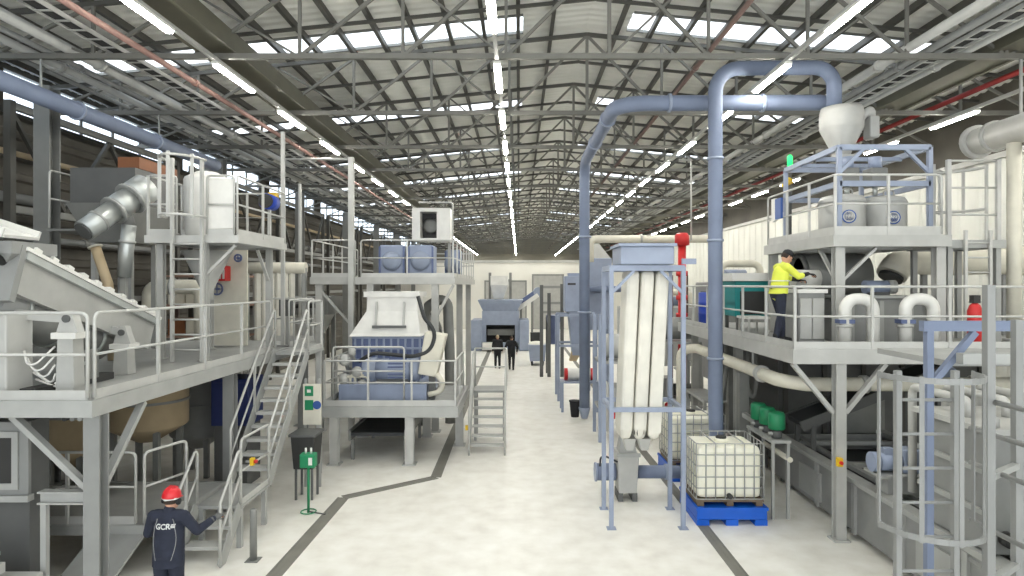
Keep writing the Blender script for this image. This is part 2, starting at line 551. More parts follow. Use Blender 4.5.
# light rows
LX = [(-5.64, 'over the stairs and shredder platform'), (-0.41, 'over the middle of the aisle'), (5.0, 'over the big blue pipe'), (10.8, 'along the white wall')]
light0 = None
for (x, where) in LX:
    mb = MB().box(x-.035, x+.035, 3, Y1-2, 8.455, 8.53)
    single('lighting_trunking', mb, 'pale', 'long pale lighting rail carrying the lamp row %s' % where, 'lighting rail', loc=(x, 3, 8.49))
    n = 26 if x < 10 else 15
    for k in range(n):
        y = 5.47+3.2*k
        if light0 is None:
            L0 = thing('strip_light', '', 'light', (x, y, 8.45), '')
            part(L0, 'housing', MB().box(x-.07, x+.07, y, y+1.7, 8.40, 8.452), 'white')
            part(L0, 'diffuser', MB().box(x-.05, x+.05, y+.03, y+1.67, 8.365, 8.40), 'tube')
            light0 = L0; o = L0
        else: o = copy_tree(light0)
        o.location = (x, y, 8.45)
        o['label'] = 'lit strip lamp, %s from the camera in the row %s' % (ORD[k], where)
        o['group'] = 'strip lamps %s' % where

# services running the length of the hall
def run(name, x, z, r, m, label, ya=4, yb=80, n=8, group=None, cat='pipe'):
    mb = MB().tube((x,ya,z), (x,yb,z), r, n)
    for k in range(int((yb-ya)/6)): mb.tube((x,ya+3+6*k,z), (x,ya+3.1+6*k,z), r*1.35, n)
    return single(name, mb, m, label, cat, group, loc=(x,ya,z))
run('service_pipe', -8.55, 8.78, .10, 'pale', 'thick pale pipe over the walkway, the innermost of the roof pipe bundle')
run('service_pipe', -8.95, 8.73, .055, 'grey', 'thin grey pipe next to the thick pale roof pipe over the walkway')
run('service_pipe', -9.35, 8.75, .08, 'pale', 'pale roof pipe in the middle of the bundle over the walkway')
run('service_pipe', -9.75, 8.72, .05, 'grey', 'thin grey roof pipe, the one of its bundle closest to the dark cladding')
run('sprinkler_main', -6.6, 8.42, .055, 'pinkpipe', 'faded pink sprinkler pipe hung under the trusses over the walkway', cat='pipe')
run('service_pipe', 7.35, 8.77, .09, 'pale', 'thick pale pipe at the inner edge of the bundle by the ceiling duct')
run('service_pipe', 7.75, 8.75, .07, 'grey', 'grey pipe second in the bundle beside the cable tray')
run('service_pipe', 8.5, 8.74, .07, 'pale', 'pale pipe between the cable tray and the brown girder')
run('sprinkler_main', 10.55, 8.8, .065, 'darkred', 'dark red sprinkler main along the white wall under the roof')
run('sprinkler_main', 3.6, 8.72, .045, 'redpipe', 'thin rust red pipe along the roof between aisle lamps and blue duct')
def tray(x, z, label, ya=4, yb=80):
    mb = MB().box(x-.16, x-.14, ya, yb, z, z+.08).box(x+.14, x+.16, ya, yb, z, z+.08)
    T = thing('cable_tray', label, 'cable tray', (x, ya, z))
    part(T, 'side_rails', mb, 'pale') if False else part(T, 'tray_frame', mb, 'pale')
    y = ya+3; mb = MB(); k = 0
    while y < yb:
        if k < 90: part(T, 'rung', MB().box(x-.14, x+.14, y, y+.05, z, z+.015), 'pale')
        else: mb.box(x-.14, x+.14, y, y+.05, z, z+.015)
        y += .4; k += 1
    part(T, 'rungs_beyond', mb, 'pale')['kind'] = 'stuff'
    for dx in (-.08, -.02, .05): part(T, 'cable', MB().tube((x+dx,ya,z+.035), (x+dx,yb,z+.035), .02, 6), 'dark')
tray(8.12, 8.68, 'open rung cable tray with dark cables beside the brown girder')
tray(-7.6, 8.68, 'open rung cable tray with dark cables above the walkway')

run('wall_pipe', -11.6, 5.4, .08, 'grey', 'grey pipe running along the dark cladding at mid height', ya=8)
run('wall_pipe', -11.6, 6.3, .12, 'galv_dark', 'thick dark pipe running along the dark cladding above the grey one', ya=8)
run('wall_pipe', -11.5, 7.3, .07, 'tan', 'thin tan pipe high along the dark cladding', ya=8)
for k, z in enumerate((5.3, 6.15, 7.2)): pass
# grey columns on the walkway side and the wall rails
for k in range(9):
    y = 13.7+7.9*k
    mb = MB().ibeam((-10.1,y,0), (-10.1,y,8.53), .34, .34, .035, up=(0,1,0))
    C_ = thing('building_column', 'thick grey steel building column, %s along the dark clad side' % ORD[k], 'column', (-10.1,y,0), 'grey building columns')
    part(C_, 'shaft', mb, 'galv_dark'); part(C_, 'base_plate', MB().box(-10.4,-9.8,y-.3,y+.3,0,.04), 'galv_dark')
# blue dust pipe high on the walkway side
mb = MB().tube((-9.0,8.5,7.85), (-9.0,19,7.85), .17, 14)
D = thing('dust_pipe', 'long blue grey dust pipe running high along the dark clad side', 'pipe', (-9.0,8.5,7.85))
part(D, 'tube', mb, 'bluepipe')
for y in (10.2, 13.0, 15.8): part(D, 'flange', MB().tube((-9.0,y,7.85), (-9.0,y+.05,7.85), .2, 14), 'bluegrey')
for y in (12.05, 16.0): part(D, 'hanger', MB().bar((-9.0,y,8.02), (-9.0,y,8.55), .03, .03), 'galv')

# ================================================================ walkway side (near)
# raised walkway along the aisle
T = thing('raised_walkway', 'big raised grey walkway with rails on the near stairs side, carrying the conveyor', 'walkway', (-5.3, 8.05, 0))
deck(T, -9.6, -5.27, 7.9, 16.6, 2.86, .2)
for (x, y) in ((-5.35,8.1),(-9.3,8.1),(-5.55,12.3),(-9.3,11.2),(-5.5,16.3)): column(T, x, y, 0, 2.66, .2, 'grey')
brace(T, (-5.47,8.1,1.75), (-6.4,8.1,2.64), .1); brace(T, (-5.35,8.25,1.75), (-5.35,9.1,2.64), .1)
part(T, 'bracket_beam', MB().ibeam((-6.05,8.1,1.62), (-5.46,8.1,1.62), .14, .16), 'galv')
part(T, 'hanger_post', MB().bar((-6.0,8.1,0), (-6.0,8.1,1.54), .07, .07), 'galv')
railing(T, [(-9.5,7.95,2.87), (-5.36,7.95,2.87)], sp=1.45)
railing(T, [(-5.32,8.02,2.87), (-5.32,13.7,2.87)], sp=1.3)
railing(T, [(-5.32,14.8,2.87), (-5.32,16.55,2.87), (-6.5,16.55,2.87)], sp=1.3)

# main stairs with half landing
T = thing('walkway_stairs', 'grey two flight steel stairs climbing from the floor to the raised walkway', 'stairs', (-4.9, 9.7, 0))
flight(T, -5.24, -4.54, 9.72, 0.0, 10.42, .70, h=.98)
d = part(T, 'half_landing', MB().box(-5.26,-4.52,10.42,11.62,.65,.70), 'deck')
for x in (-5.2,-4.58):
    for y in (10.5,11.5): part(T, 'landing_leg', MB().bar((x,y,0), (x,y,.65), .08, .08), 'galv')
flight(T, -5.24, -4.54, 11.62, .70, 13.75, 2.86, h=.98)
railing(T, [(-4.54,10.45,.7), (-4.54,11.6,.7)], sp=1.2, toe=.1)
part(T, 'top_landing', MB().box(-5.24,-4.5,13.75,14.75,2.8,2.86), 'deck')
railing(T, [(-4.54,13.8,2.86), (-4.54,14.72,2.86), (-5.18,14.72,2.86)], sp=1.0, toe=.1)
for x in (-4.56,): part(T, 'landing_leg', MB().bar((x,14.6,0), (x,14.6,2.8), .1, .1), 'galv')
mb = MB().box(-4.47,-4.41,10.62,10.70,1.30,1.42)
e_ = part(T, 'emergency_stop', mb, 'yellow', 'yellow emergency stop box on the landing rail')
part(e_, 'push_button', MB().tube((-4.41,10.66,1.36), (-4.36,10.66,1.36), .03, 10), 'red', 'red mushroom button')
part(e_, 'bracket_arm', MB().bar((-4.55,10.66,1.36), (-4.47,10.66,1.36), .03, .03), 'galv')

# low crossing platform left of the stairs
T = thing('low_platform', 'low grey crossing platform with its own rails under the raised walkway', 'platform', (-6.4, 9.6, 0))
deck(T, -7.9, -5.34, 9.55, 11.7, .70, .14)
for (x, y) in ((-7.8,9.65),(-5.42,9.65),(-7.8,11.6),(-5.42,11.6)): part(T, 'leg', MB().bar((x,y,0), (x,y,.56), .08, .08), 'galv')
railing(T, [(-7.8,9.6,.71), (-5.75,9.6,.71)], sp=1.0, h=1.08)
railing(T, [(-5.62,9.6,.71), (-5.38,10.35,.71)], sp=.8, h=1.08)
part(T, 'ramp_plate', MB().hexa([(-6.35,8.4,.02),(-5.6,8.4,.02),(-5.6,9.55,.52),(-6.35,9.55,.52)], [(-6.35,8.4,.06),(-5.6,8.4,.06),(-5.6,9.55,.58),(-6.35,9.55,.58)]), 'deck')

# grey bollard by the stairs
mb = MB().lathe((-4.15,10.0,0), [(.055,0),(.055,.78),(.045,.8)], n=14)
T = thing('bollard', 'short bare grey steel bollard on the floor beside the stair foot', 'bollard', (-4.15,10.0,0))
part(T, 'post', mb, 'galv_dark'); part(T, 'base_plate', MB().box(-4.25,-4.05,9.9,10.1,0,.012), 'galv_dark')

# tanks under the walkway
def tank(x, y, r, z0, z1, m, label, legs=True, nm='process_tank'):
    T = thing(nm, label, 'tank', (x,y,0))
    part(T, 'shell', MB().lathe((x,y,0), [(r*.25,z0-.3),(r*.94,z0),(r,z0+.04),(r,z1),(r*1.05,z1),(r*1.05,z1+.06),(r*.3,z1+.1)], n=32), m)
    part(T, 'rim_band', MB().lathe((x,y,0), [(r,z0+(z1-z0)*.5),(r*1.025,z0+(z1-z0)*.5),(r*1.025,z0+(z1-z0)*.5+.05),(r,z0+(z1-z0)*.5+.05)], n=32), 'grey')
    for k in range(4):
        a = math.pi/4+k*math.pi/2; px_, py_ = x+r*.8*math.cos(a), y+r*.8*math.sin(a)
        part(T, 'leg', MB().bar((px_,py_,0), (px_,py_,z0+.1), .1, .1), 'galv_dark')
    return T
tank(-7.4, 12.75, .74, 1.5, 2.5, 'tan', 'round beige tank under the raised walkway behind the low platform')
tank(-8.8, 12.7, .52, 1.0, 2.45, 'tan', 'round beige tank in the dark corner beside the panelled machine', True)
tank(-7.3, 14.6, .6, .9, 2.3, 'grey', 'small round grey tank deep under the raised walkway')
T = thing('drive_cabinet', 'dark blue cabinet deep under the raised walkway behind the stairs', 'cabinet', (-6.2,14.2,0))
part(T, 'body', MB().box(-6.55,-5.75,13.6,14.4,1.3,2.3), 'navyblue', bevel=.02); part(T, 'stand', MB().box(-6.5,-5.8,13.65,14.35,0,1.3), 'dgrey')
part(T, 'door', MB().box(-6.5,-5.8,13.58,13.6,1.38,2.22), 'navyblue')

# panelled machine bottom corner
T = thing('panelled_machine', 'dark grey panelled machine with framed windows in the corner under the walkway', 'machine', (-6.7,8.4,0))
part(T, 'body', MB().box(-8.6,-6.46,8.45,8.8,.0,2.5), 'dgrey')
part(T, 'upper_panel', MB().box(-8.6,-6.44,8.40,8.45,1.55,2.5), 'grey')
mb = MB().box(-8.4,-6.56,8.37,8.40,1.62,1.70).box(-8.4,-6.56,8.37,8.40,2.3,2.38).box(-6.64,-6.56,8.37,8.40,1.7,2.3).box(-7.7,-7.62,8.37,8.40,1.7,2.3)
part(T, 'window_frame', mb, 'galv')
part(T, 'window_pane', MB().box(-8.4,-6.64,8.39,8.40,1.7,2.3), 'dark')
part(T, 'ledge', MB().box(-8.6,-6.4,8.33,8.45,1.47,1.55), 'galv')
T = thing('pump_set', 'small white pump set with cylindrical motors at the foot of the panelled machine', 'pump', (-6.2,7.6,0))
part(T, 'plinth', MB().box(-7.2,-5.9,7.35,7.95,.0,.75), 'pale', bevel=.02)
for i, (x, m) in enumerate(((-6.35,'pale'),(-6.75,'white'),(-7.05,'white'))):
    p = part(T, 'motor', MB().lathe((x,7.65,.75), [(.11,0),(.11,.05),(.1,.06),(.1,.3),(.12,.3),(.12,.33),(.06,.38)], n=18), m if i else 'galv')
    part(p, 'terminal_box', MB().box(x+.08,x+.17,7.6,7.7,.85,.97), m)
mb = MB().pipe([(-6.55,7.45,.75),(-6.55,7.45,.92),(-6.9,7.45,.92),(-6.9,7.45,.75)], .03, .08, 8)
part(T, 'hose', mb, 'white')

# screw conveyor on the walkway
T = thing('screw_conveyor', 'big inclined pale grey screw conveyor with ribbed trough on the raised walkway', 'conveyor', (-6.7,8.5,2.86))
A = V(-6.86,8.3,4.62); B_ = V(-6.95,11.5,3.56)
d = (B_-A).normalized(); sd = d.cross(V(0,0,1)).normalized(); up = sd.cross(d)
def along(f, s=0, u=0): return A.lerp(B_, f)+sd*s+up*u
part(T, 'trough', MB().hexa([along(0,-.36,-.42),along(0,.36,-.42),along(1,.36,-.42),along(1,-.36,-.42)], [along(0,-.4,.12),along(0,.4,.12),along(1,.4,.12),along(1,-.4,.12)]), 'pale')
part(T, 'cover_plate', MB().bar(along(-.01,0,.15), along(1.01,0,.15), .96, .05, up), 'white')
for k in range(10):
    f = (k+.3)/10
    part(T, 'cover_rib', MB().bar(along(f,.36,.2), along(f+.035,.36,.19), .24, .05, up), 'white')
part(T, 'side_flange', MB().bar(along(0,.44,.07), along(1,.44,.07), .05, .1, up), 'silver')
part(T, 'drum_casing', MB().tube(along(.02,-.05,-.5), along(.74,-.05,-.5), .32, 24), 'grey')
for f in (.15,.4,.65): part(T, 'casing_band', MB().tube(along(f,-.05,-.5), along(f+.02,-.05,-.5), .34, 24), 'silver')
part(T, 'end_plate', MB().bar(along(-.03,0,-.2), along(0,0,-.2), .9, .75, up), 'grey')
part(T, 'motor_shaft', MB().tube(along(-.14,.25,-.05), along(-.03,.25,-.05), .06, 12), 'dark')
for (x, y, zt) in ((-5.9,8.42,3.72), (-6.35,10.3,3.4)):
    p = part(T, 'pedestal', MB().frustum((x-.12,x+.12,y-.11,y+.11), 2.87, (x-.1,x+.1,y-.1,y+.1), zt-.12), 'pale')
    part(p, 'bearing_plate', MB().box(x-.16,x+.16,y-.14,y+.14,zt-.12,zt-.04), 'white')
    part(p, 'pillow_block', MB().prism([(x-.14,zt-.04),(x+.14,zt-.04),(x+.05,zt+.24),(x-.05,zt+.24)], 'y', y-.07, y+.07), 'pale')
    part(p, 'shaft_end', MB().tube((x,y-.1,zt+.14), (x,y+.1,zt+.14), .05, 12), 'dgrey')
    part(T, 'support_arm', MB().bar((x,y,zt+.14), (-6.65,y,zt+.2), .07, .12), 'pale')
part(T, 'drive_box', MB().box(-7.6,-6.45,8.05,8.5,2.87,3.95), 'pale', bevel=.02)
part(T, 'access_panel', MB().box(-6.85,-6.6,8.03,8.05,3.3,3.6), 'grey')
for i in range(5):
    part(T, 'hose', MB().pipe([(-6.42,8.3+.05*i,3.45-.1*i),(-6.25+.03*i,8.15+.1*i,3.2-.07*i),(-6.05,8.35,3.5-.12*i)], .014, .1, 6), 'white')
for k in range(4):
    x = -6.48+.11*k
    p = part(T, 'pump_block', MB().box(x,x+.08,9.0,9.25,2.97,3.3+.08*(k%2)), 'galv_dark'); part(p, 'fitting', MB().tube((x+.04,8.95,3.2), (x+.04,9.0,3.2), .025, 8), 'yellow' if k == 2 else 'silver')
part(T, 'inlet_box', MB().frustum((-7.3,-6.6,8.2,8.8), 4.55, (-7.8,-6.42,8.1,8.9), 4.7).box(-7.8,-6.42,8.1,8.9,4.7,4.86), 'grey')
part(T, 'foot_rail', MB().box(-6.4,-6.2,8.2,9.8,2.87,2.97), 'dark')
# feed chute above the inlet
T = thing('feed_chute', 'pale sloping feed chute coming down above the conveyor inlet box', 'chute', (-8.5,8.7,2.86))
part(T, 'floor_plate', MB().bar((-9.1,8.5,5.75), (-6.6,8.5,4.93), .6, .04), 'white')
for y in (8.19,8.81): part(T, 'side_plate', MB().bar((-9.1,y,5.79), (-6.6,y,4.97), .03, .12), 'white')
for y in (8.25,8.75): part(T, 'leg', MB().bar((-8.9,y,2.87), (-8.9,y,5.66), .09, .09), 'galv')

# tower platform with caged ladder
T = thing('tower_platform', 'high pale steel platform with rails standing on the walkway beside the silver duct', 'platform', (-6.1,13.1,2.87))
deck(T, -7.0, -5.24, 11.95, 14.45, 5.22, .13, fm='rail')
for (x, y) in ((-5.94,12.1),(-6.9,12.35),(-5.6,14.35),(-6.9,14.3)): column(T, x, y, 2.87, 5.09, .12, 'pale')
brace(T, (-5.9,12.1,4.5), (-5.35,12.1,5.05), .07, 'pale'); brace(T, (-5.6,14.3,4.4), (-5.6,13.7,5.05), .06, 'pale')
railing(T, [(-5.28,12.0,5.23), (-5.28,14.4,5.23), (-6.95,14.4,5.23), (-6.95,12.0,5.23), (-6.42,12.0,5.23)], sp=1.1, h=1.12)
railing(T, [(-5.85,12.0,5.23), (-5.34,12.0,5.23)], sp=.6, h=1.12)
part(T, 'infill_panel', MB().box(-5.84,-5.36,12.03,12.05,5.36,6.3), 'white')
T = thing('caged_ladder', 'pale caged ladder rising from the walkway to the high tower platform', 'ladder', (-6.15,11.85,2.87))
for x in (-6.42,-5.87): part(T, 'stile', MB().bar((x,11.85,2.87), (x,11.85,6.65), .05, .07), 'rail')
for k in range(13):
    z = 3.1+.28*k
    if z < 5.3: part(T, 'rung', MB().tube((-6.42,11.85,z), (-5.87,11.85,z), .018, 8), 'rail')
for z in (5.55,6.6):
    pts = [(-6.145-.36*math.cos(math.pi*k/10)*1.0, 11.82-.62*math.sin(math.pi*k/10), z) for k in range(11)]
    part(T, 'cage_hoop', MB().sweep(pts, .025, 6), 'rail')
for k in (2,5,8):
    a = math.pi*k/10; x, y = -6.145-.36*math.cos(a), 11.82-.62*math.sin(a)
    part(T, 'cage_bar', MB().bar((x,y,5.5), (x,y,6.65), .06, .02), 'rail')
T = thing('receiver_vessel', 'white round receiver vessel with cone bottom standing through the tower platform', 'vessel', (-6.43,13.2,5.22))
part(T, 'shell', MB().lathe((-6.43,13.2,0), [(.2,6.62),(.42,6.5),(.44,6.45),(.44,5.26),(.4,5.23)], n=28), 'white')
part(T, 'outlet_cone', MB().lathe((-6.43,13.2,0), [(.48,5.0),(.12,4.2),(.12,4.0)], n=24), 'pale')
for a in (45,135,225,315): part(T, 'support_lug', MB().box(-6.43+.42*math.cos(R(a))-.05, -6.43+.42*math.cos(R(a))+.05, 13.2+.42*math.sin(R(a))-.05, 13.2+.42*math.sin(R(a))+.05, 5.23,5.4), 'pale')
T = thing('blue_motor', 'bright blue motor with yellow cap hung on the far rail of the tower platform', 'motor', (-5.38,13.9,5.5))
part(T, 'housing', MB().tube((-5.42,13.72,6.1), (-5.42,14.08,6.1), .17, 18), 'blue')
part(T, 'fan_cover', MB().tube((-5.42,13.66,6.1), (-5.42,13.72,6.1), .15, 18), 'dark')
part(T, 'cap', MB().box(-5.5,-5.32,14.02,14.16,6.2,6.33), 'yellow')
part(T, 'mounting_arm', MB().bar((-5.42,13.9,5.24), (-5.42,13.9,5.95), .06, .06), 'rail')

# silver dust duct and its hopper
T = thing('dust_duct', 'silver inclined dust duct with flanged joints leaning against the dark hopper', 'duct', (-8.2,12.0,2.86))
a = V(fx(84,11.8), 11.8, fz(231,11.8)); b_ = V(fx(146,12.95), 12.95, fz(188,12.95))
part(T, 'lower_tube', MB().tube(a, a.lerp(b_,.45), .2, 24), 'silver')
part(T, 'open_mouth', MB().tube(a-(b_-a)*.02, a+(b_-a)*.001, .17, 24), 'dgrey')
part(T, 'middle_tube', MB().tube(a.lerp(b_,.45), a.lerp(b_,.72), .25, 24), 'silver')
part(T, 'upper_tube', MB().tube(a.lerp(b_,.72), b_, .3, 24), 'silver')
for f, r in ((.2,.22),(.45,.28),(.72,.33)): part(T, 'joint_flange', MB().tube(a.lerp(b_,f), a.lerp(b_,f+.03), r, 24), 'galv')
c = V(fx(129,12.6),12.6,fz(225,12.6)); e_ = V(fx(124,12.6),12.6,fz(277,12.6))
part(T, 'branch_tube', MB().tube(c, e_, .13, 20), 'silver')
part(T, 'branch_collar', MB().tube(c.lerp(e_,.3), c.lerp(e_,.35), .15, 20), 'galv')
part(T, 'branch_joint', MB().tube(a.lerp(b_,.6), c, .12, 16), 'grey')
part(T, 'leg', MB().bar((e_.x,12.6,2.87), e_, .1, .1), 'galv')
T = thing('collector_hopper', 'dark grey green hopper on legs receiving the silver duct', 'hopper', (-8.0,14.0,2.86))
x0, x1 = fx(97,14.2), fx(158,14.2)
part(T, 'bin', MB().frustum((x0+.3,x1-.2,13.5,14.6), 5.2, (x0,x1,13.2,15.0), 6.0), 'galv_dark')
part(T, 'upper_box', MB().box(x0,x1,13.35,15.0,6.0,6.75), 'dgrey')
part(T, 'orange_lid', MB().box(x0+.9,x1,13.5,15.0,6.76,7.0), 'orange', 'rust orange top box')
for (x, y) in ((x0+.35,13.6),(x1-.25,13.6),(x0+.35,14.5),(x1-.25,14.5)): part(T, 'leg', MB().bar((x,y,2.87), (x,y,5.25), .1, .1), 'galv')
railing(T, [(x0-.25,13.1,5.45),(x0-.25,15.1,5.45)], sp=1.0, h=1.2, toe=0)
part(T, 'side_plate', MB().box(x0-.3,x0+.3,13.05,15.1,5.4,5.45), 'galv_dark')
T = thing('tan_pipe', 'tan coloured slanting pipe below the mouth of the silver duct', 'pipe', (-8.1,12.1,2.86))
p = V(fx(95,12.2),12.2,fz(246,12.2)); q = V(fx(108,12.2),12.2,fz(284,12.2))
part(T, 'tube', MB().pipe([p, q, (q.x+.1,12.2,2.87)], .09, .2, 14), 'tan'); part(T, 'flange', MB().tube(p, p.lerp(q,.04), .13, 14), 'cream')

# fire hose cabinet and valves on pale panel
T = thing('hose_station', 'pale equipment panel on the walkway carrying a red box and blue valve wheels', 'panel', (-6.0,14.9,2.87))
part(T, 'board', MB().box(fx(207,15),fx(247,15),15.0,15.06,2.88,fz(250,15)), 'cream')
p = part(T, 'red_box', MB().box(fx(214,14.9),fx(229,14.9),14.7,15.0,fz(281,14.9),fz(266,14.9)), 'red', 'red square hose box with white mark', bevel=.015)
part(p, 'mark', MB().box(fx(219,14.7),fx(221,14.7),14.69,14.7,fz(279,14.9),fz(269,14.9)).box(fx(222.5,14.7),fx(224.5,14.7),14.69,14.7,fz(279,14.9),fz(269,14.9)), 'white')
for (px_, py_, r) in ((217,289,.13),(222,257,.1),(238,258,.08)):
    c = V(fx(px_,14.9),14.9,fz(py_,14.9))
    p = part(T, 'valve_wheel', MB().sweep([c+V(r*math.cos(k*math.pi/8),0,r*math.sin(k*math.pi/8)) for k in range(17)], .022, 6), 'bluedeep')
    part(p, 'spoke', MB().bar(c-V(r,0,0), c+V(r,0,0), .02, .02).bar(c-V(0,0,r), c+V(0,0,r), .02, .02), 'bluedeep')
    part(T, 'valve_stem', MB().tube(c-V(0,.02,0), c+V(0,.12,0), .03, 8), 'bluedeep')

# things further back on that side
T = thing('strip_curtain', 'pale hanging strip curtain behind the walkway stairs', 'curtain', (-7.6,19,2.3))
xa, xb = fx(255,19), fx(296,19)
part(T, 'curtain_rail', MB().tube((xa-.3,19,fz(268,19)), (xb+.3,19,fz(268,19)), .17, 14), 'cream')
n = 6
for k in range(n):
    x = xa+(xb-xa)*k/n
    part(T, 'strip', MB().prism([(x,18.97),(x+.08,18.93),(x+.18,18.97),(x+.18,18.99),(x+.08,18.95),(x,18.99)], 'z', 2.2, fz(270,19)), 'bag')
for x in (xa-.25, xb+.25): part(T, 'support_post', MB().bar((x,19,0), (x,19,fz(268,19)), .12, .12), 'galv')
T = thing('storage_rack', 'tall storage rack with orange brown cartons behind the walkway', 'rack', (-8.5,22,0))
xa, xb = fx(158,19.5), fx(240,19.5)
for x in (xa, xb):
    for y in (19.5,20.6): part(T, 'upright', MB().bar((x,y,0), (x,y,fz(272,19.5)), .1, .1), 'redpipe' if x < xb else 'galv')
for z in (1.4, 2.75, 3.7, 4.6): part(T, 'shelf', MB().box(xa,xb,19.5,20.6,z-.06,z), 'mesh')
i = 0
names = ['at one end of the lower shelf','second along the lower shelf','third along the lower shelf','last along the lower shelf','at one end of the upper shelf','second along the upper shelf','third along the upper shelf','last along the upper shelf']
for z in (2.75,3.7):
    for k in range(4):
        x = xa+.25+(xb-xa-.3)*k/4; h_ = random.uniform(.4,.75)
        single('carton', MB().box(x,x+.5,19.6,20.3,z+.003,z+h_).box(x+.24,x+.31,19.595,20.3,z+.02,z+h_+.003), ('cream','tan','orange','cream')[(k+int(z))%4], 'carton on the tall storage rack behind the walkway, '+names[i], 'carton', 'cartons on the storage rack', loc=(x,19.6,z)); i += 1
T = thing('cross_pipe', 'fat pale cream pipe lying across behind the tower platform legs', 'pipe', (-8,17.3,3.6))
part(T, 'tube', MB().pipe([(fx(150,17.3),17.3,2.87),(fx(150,17.3),17.3,fz(287,17.3)),(fx(202,17.3),17.3,fz(287,17.3)),(fx(202,17.3),17.3,0)], .2, .25, 16), 'cream')
part(T, 'flange', MB().tube((fx(172,17.3),17.3,fz(287,17.3)), (fx(174,17.3),17.3,fz(287,17.3)), .25, 16), 'galv')

# grey skid machine behind the stairs, seen through the rails
T = thing('shaker_machine', 'grey boxy screening machine with angled legs behind the top of the stairs', 'machine', (-7.2,21.8,0))
xa, xb = fx(232,21.8), fx(330,21.8)
part(T, 'tray_body', MB().box(xa,xb,21.6,23.4,3.3,3.9), 'grey')
part(T, 'under_box', MB().frustum((xa+.8,xb-.8,21.9,23.1), 2.2, (xa+.2,xb-.2,21.7,23.3), 3.3), 'pale')
for x in (xa+.3, xb-.3):
    for y in (21.75,23.25): part(T, 'leg', MB().bar((x,y,0), (x,y,3.3), .14, .14), 'galv')
part(T, 'shaft_guard', MB().tube((xa+.4,21.55,3.6), (xb-.4,21.55,3.6), .08, 10), 'dark')

# ================================================================ shredder line (middle, stairs side)
T = thing('shredder_platform', 'low grey steel platform with rails carrying the white hooded shredder', 'platform', (-3.1,15.2,0))
deck(T, -4.7, -1.45, 15.2, 18.45, 1.4, .25)
for (x, y) in ((-4.42,15.35),(-2.62,15.35),(-1.6,17.2),(-4.42,18.2),(-2.62,18.2)): column(T, x, y, 0, 1.15, .2, 'pale')
railing(T, [(-4.62,15.26,1.41), (-4.62,15.26,1.41)], sp=1) if False else None
railing(T, [(-4.64,18.3,1.41), (-4.64,15.26,1.41), (-1.52,15.26,1.41), (-1.52,17.5,1.41)], sp=1.0, h=1.08, toe=.14)
T = thing('guard_hoop', 'tubular guard frame standing on the shredder platform before the blue motor', 'guard', (-3.6,15.6,1.4))
xa, xb = fx(333,15.6), fx(404,15.6)
part(T, 'hoop', MB().sweep(fillet([(xa,15.6,1.415),(xa,15.6,fz(347,15.6)),(xb,15.6,fz(347,15.6)),(xb,15.6,1.415)], .08, 5), .024, 8), 'rail')
part(T, 'mid_bar', MB().tube((xa,15.6,2.2), (xb,15.6,2.2), .02, 8), 'rail')
part(T, 'middle_post', MB().tube(((xa+xb)/2,15.6,1.415), ((xa+xb)/2,15.6,fz(347,15.6)), .02, 8), 'rail')

T = thing('shredder', 'large shredder with white tapered hood, blue grilled body and blue base', 'shredder', (-3.5,17,1.4))
part(T, 'base_frame', MB().box(-4.5,-2.3,15.95,18.1,1.415,1.82), 'bluemach', 'blue grey base block', bevel=.02)
part(T, 'rotor_housing', MB().box(-4.42,-2.55,16.95,18.3,1.82,2.95), 'bluedeep', 'dark blue rotor housing', bevel=.02)
mb = MB()
for k in range(10):
    x = -4.36+k*.19
    mb.box(x,x+.05,16.9,16.95,2.3,2.92)
for z in (2.3,2.6,2.88): mb.box(-4.42,-2.55,16.89,16.95,z,z+.05)
part(T, 'front_grille', mb, 'bluemach')
mb = MB().frustum((-4.46,-2.56,16.8,18.3), 2.95, (-4.42,-2.6,16.85,18.28), 3.02).frustum((-4.42,-2.6,16.85,18.28), 3.02, (-4.06,-2.7,17.03,18.2), 3.6).frustum((-4.06,-2.7,17.03,18.2), 3.6, (-4.03,-2.73,17.05,18.2), 3.98)
part(T, 'hood', mb, 'white', 'white tapered hood')
part(T, 'hood_rim', MB().box(-4.13,-2.63,17.0,18.25,3.98,4.12), 'white')
for x in (-3.78,-3.05):
    part(T, 'lifting_bar', MB().bar((x,16.87,3.2), (x,17.0,3.85), .05, .06), 'pale')
part(T, 'lifting_beam', MB().bar((-3.86,16.82,3.2), (-2.97,16.82,3.2), .06, .07), 'dgrey')
p = part(T, 'drive_motor', MB().tube((-3.62,16.35,2.14), (-2.75,16.35,2.14), .29, 24), 'bluemach', 'blue grey drum motor')
part(p, 'end_bell', MB().lathe((-2.75,16.35,2.14), [(.31,0),(.31,.16),(.24,.24),(.1,.26)], axis=(1,0,0), n=24), 'bluegrey')
part(p, 'fan_cover', MB().lathe((-3.62,16.35,2.14), [(.31,0),(.31,.3),(.28,.34)], axis=(-1,0,0), n=24), 'bluegrey')
mb = MB()
for k in range(20):
    a = 2*math.pi*k/20; mb.box(-3.3,-2.85, 16.35+.29*math.cos(a)-.01, 16.35+.29*math.cos(a)+.01, 2.14+.29*math.sin(a)-.01, 2.14+.29*math.sin(a)+.03)
part(p, 'cooling_grille', mb, 'bluedeep')
part(p, 'mounting_foot', MB().box(-3.6,-2.8,16.15,16.55,1.82,1.92), 'dgrey')
g = [(fx(425,16),fz(332,16)),(fx(446,16),fz(335,16)),(fx(436,16),fz(377,16)),(fx(418,16),fz(374,16))]
part(T, 'belt_guard', MB().prism(g, 'y', 15.95, 16.5), 'cream', 'cream tilted belt guard', bevel=.03)
part(T, 'guard_stand', MB().bar((-2.2,16.2,1.415), (-2.2,16.2,2.1), .15, .2), 'dgrey')
